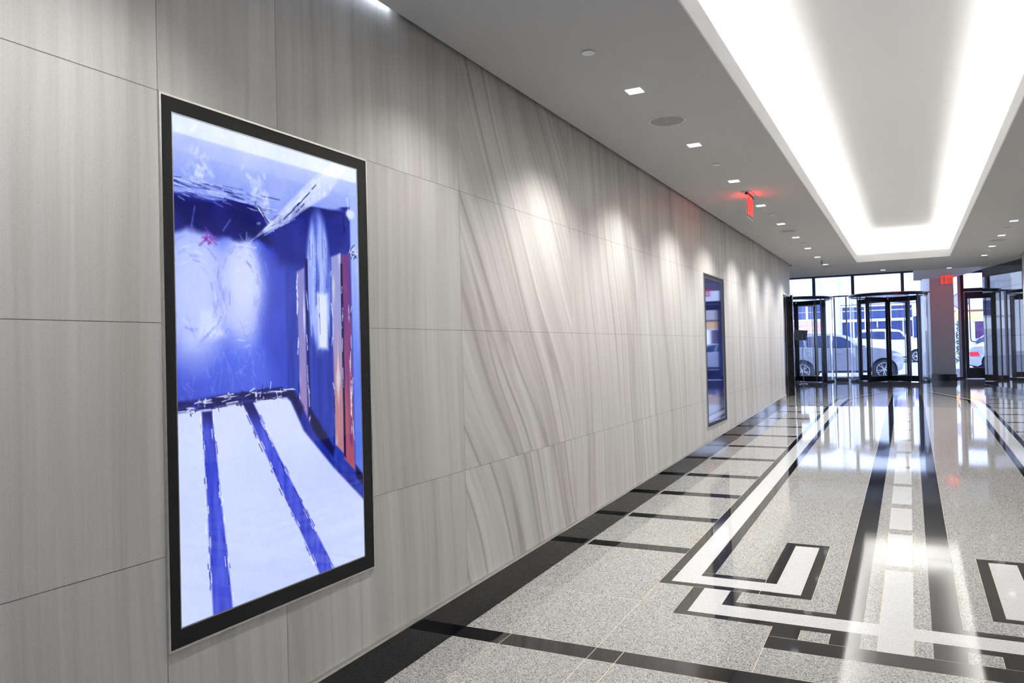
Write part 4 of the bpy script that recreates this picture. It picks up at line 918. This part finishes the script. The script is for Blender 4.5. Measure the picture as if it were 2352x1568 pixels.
# ------------------------------------------------------------------ pavement furniture seen through the narrow pane
r = thing('potted_shrub', 'leafy green shrub in a pale square planter outside the narrow pane', 'plant', (2.33, 18.4, gz(18.4)))
zb = gz(18.4)+.004
b = MB(); o0 = .13; b.prism([(2.33-o0, 18.4-o0), (2.33+o0, 18.4-o0), (2.33+o0, 18.4+o0), (2.33-o0, 18.4+o0)], 'z', zb, zb+.22); b.build('planter', M['pave'], r, .01)
b = MB(); b.tube([(2.33, 18.4, zb+.2), (2.335, 18.4, zb+.5), (2.325, 18.41, zb+.8), (2.33, 18.4, 1.3)], .012, 7); b.build('stem', mat('bark', (.12, .08, .06), .9), r)
b = MB(); rl = random.Random(4)
for k in range(420):
    t = rl.random(); z = .55+t*.86; rad = .13*(1-.35*t)*rl.random()**.5; a = rl.uniform(0, 6.28)
    c = Vector((2.33+rad*math.cos(a), 18.4+rad*math.sin(a), z)); d = Vector((rl.gauss(0, 1), rl.gauss(0, 1), rl.gauss(0, .7))).normalized(); e = d.orthogonal().normalized(); l_ = rl.uniform(.025, .05)
    b.add([c-d*l_, c+e*l_*.4+Vector((0, 0, .004)), c+d*l_, c-e*l_*.4+Vector((0, 0, .004))], [(0, 1, 2, 3)])
b.build('foliage', mat('green_leaf', (.07, .22, .13), .5, var=.4, scale=12), r)
r = thing('round_shop_sign', 'round pale hanging sign with a violet rim seen through the glass right of the column', 'sign', (2.36, 18.9, 1.84))
b = MB(); b.cyl((2.36, 18.9, 1.835), .155, .03, 'y', 40); b.build('sign_face', mat('pale_pink_sign', (.80, .72, .74), .5), r)
b = MB()
n = 40
for q in range(n):
    a0, a1 = 2*math.pi*q/n, 2*math.pi*(q+1)/n; P = lambda a, rr, yy: (2.36+rr*math.cos(a), yy, 1.835+rr*math.sin(a))
    b.quad(P(a0, .15, 18.895), P(a1, .15, 18.895), P(a1, .165, 18.895), P(a0, .165, 18.895)); b.quad(P(a0, .165, 18.895), P(a1, .165, 18.895), P(a1, .165, 18.935), P(a0, .165, 18.935))
b.build('rim', mat('violet_sign_rim', (.28, .18, .42), .4), r)
b = MB(); b.tube([(2.36, 18.915, 2.0), (2.36, 18.915, 2.42), (2.36, 17.6, 2.42)], .01, 8); b.build('bracket', M['frame'], r)
box('wall_mount', M['fwhite'], r, 2.2, 2.5, 17.5, 17.62, 2.36, 2.56)
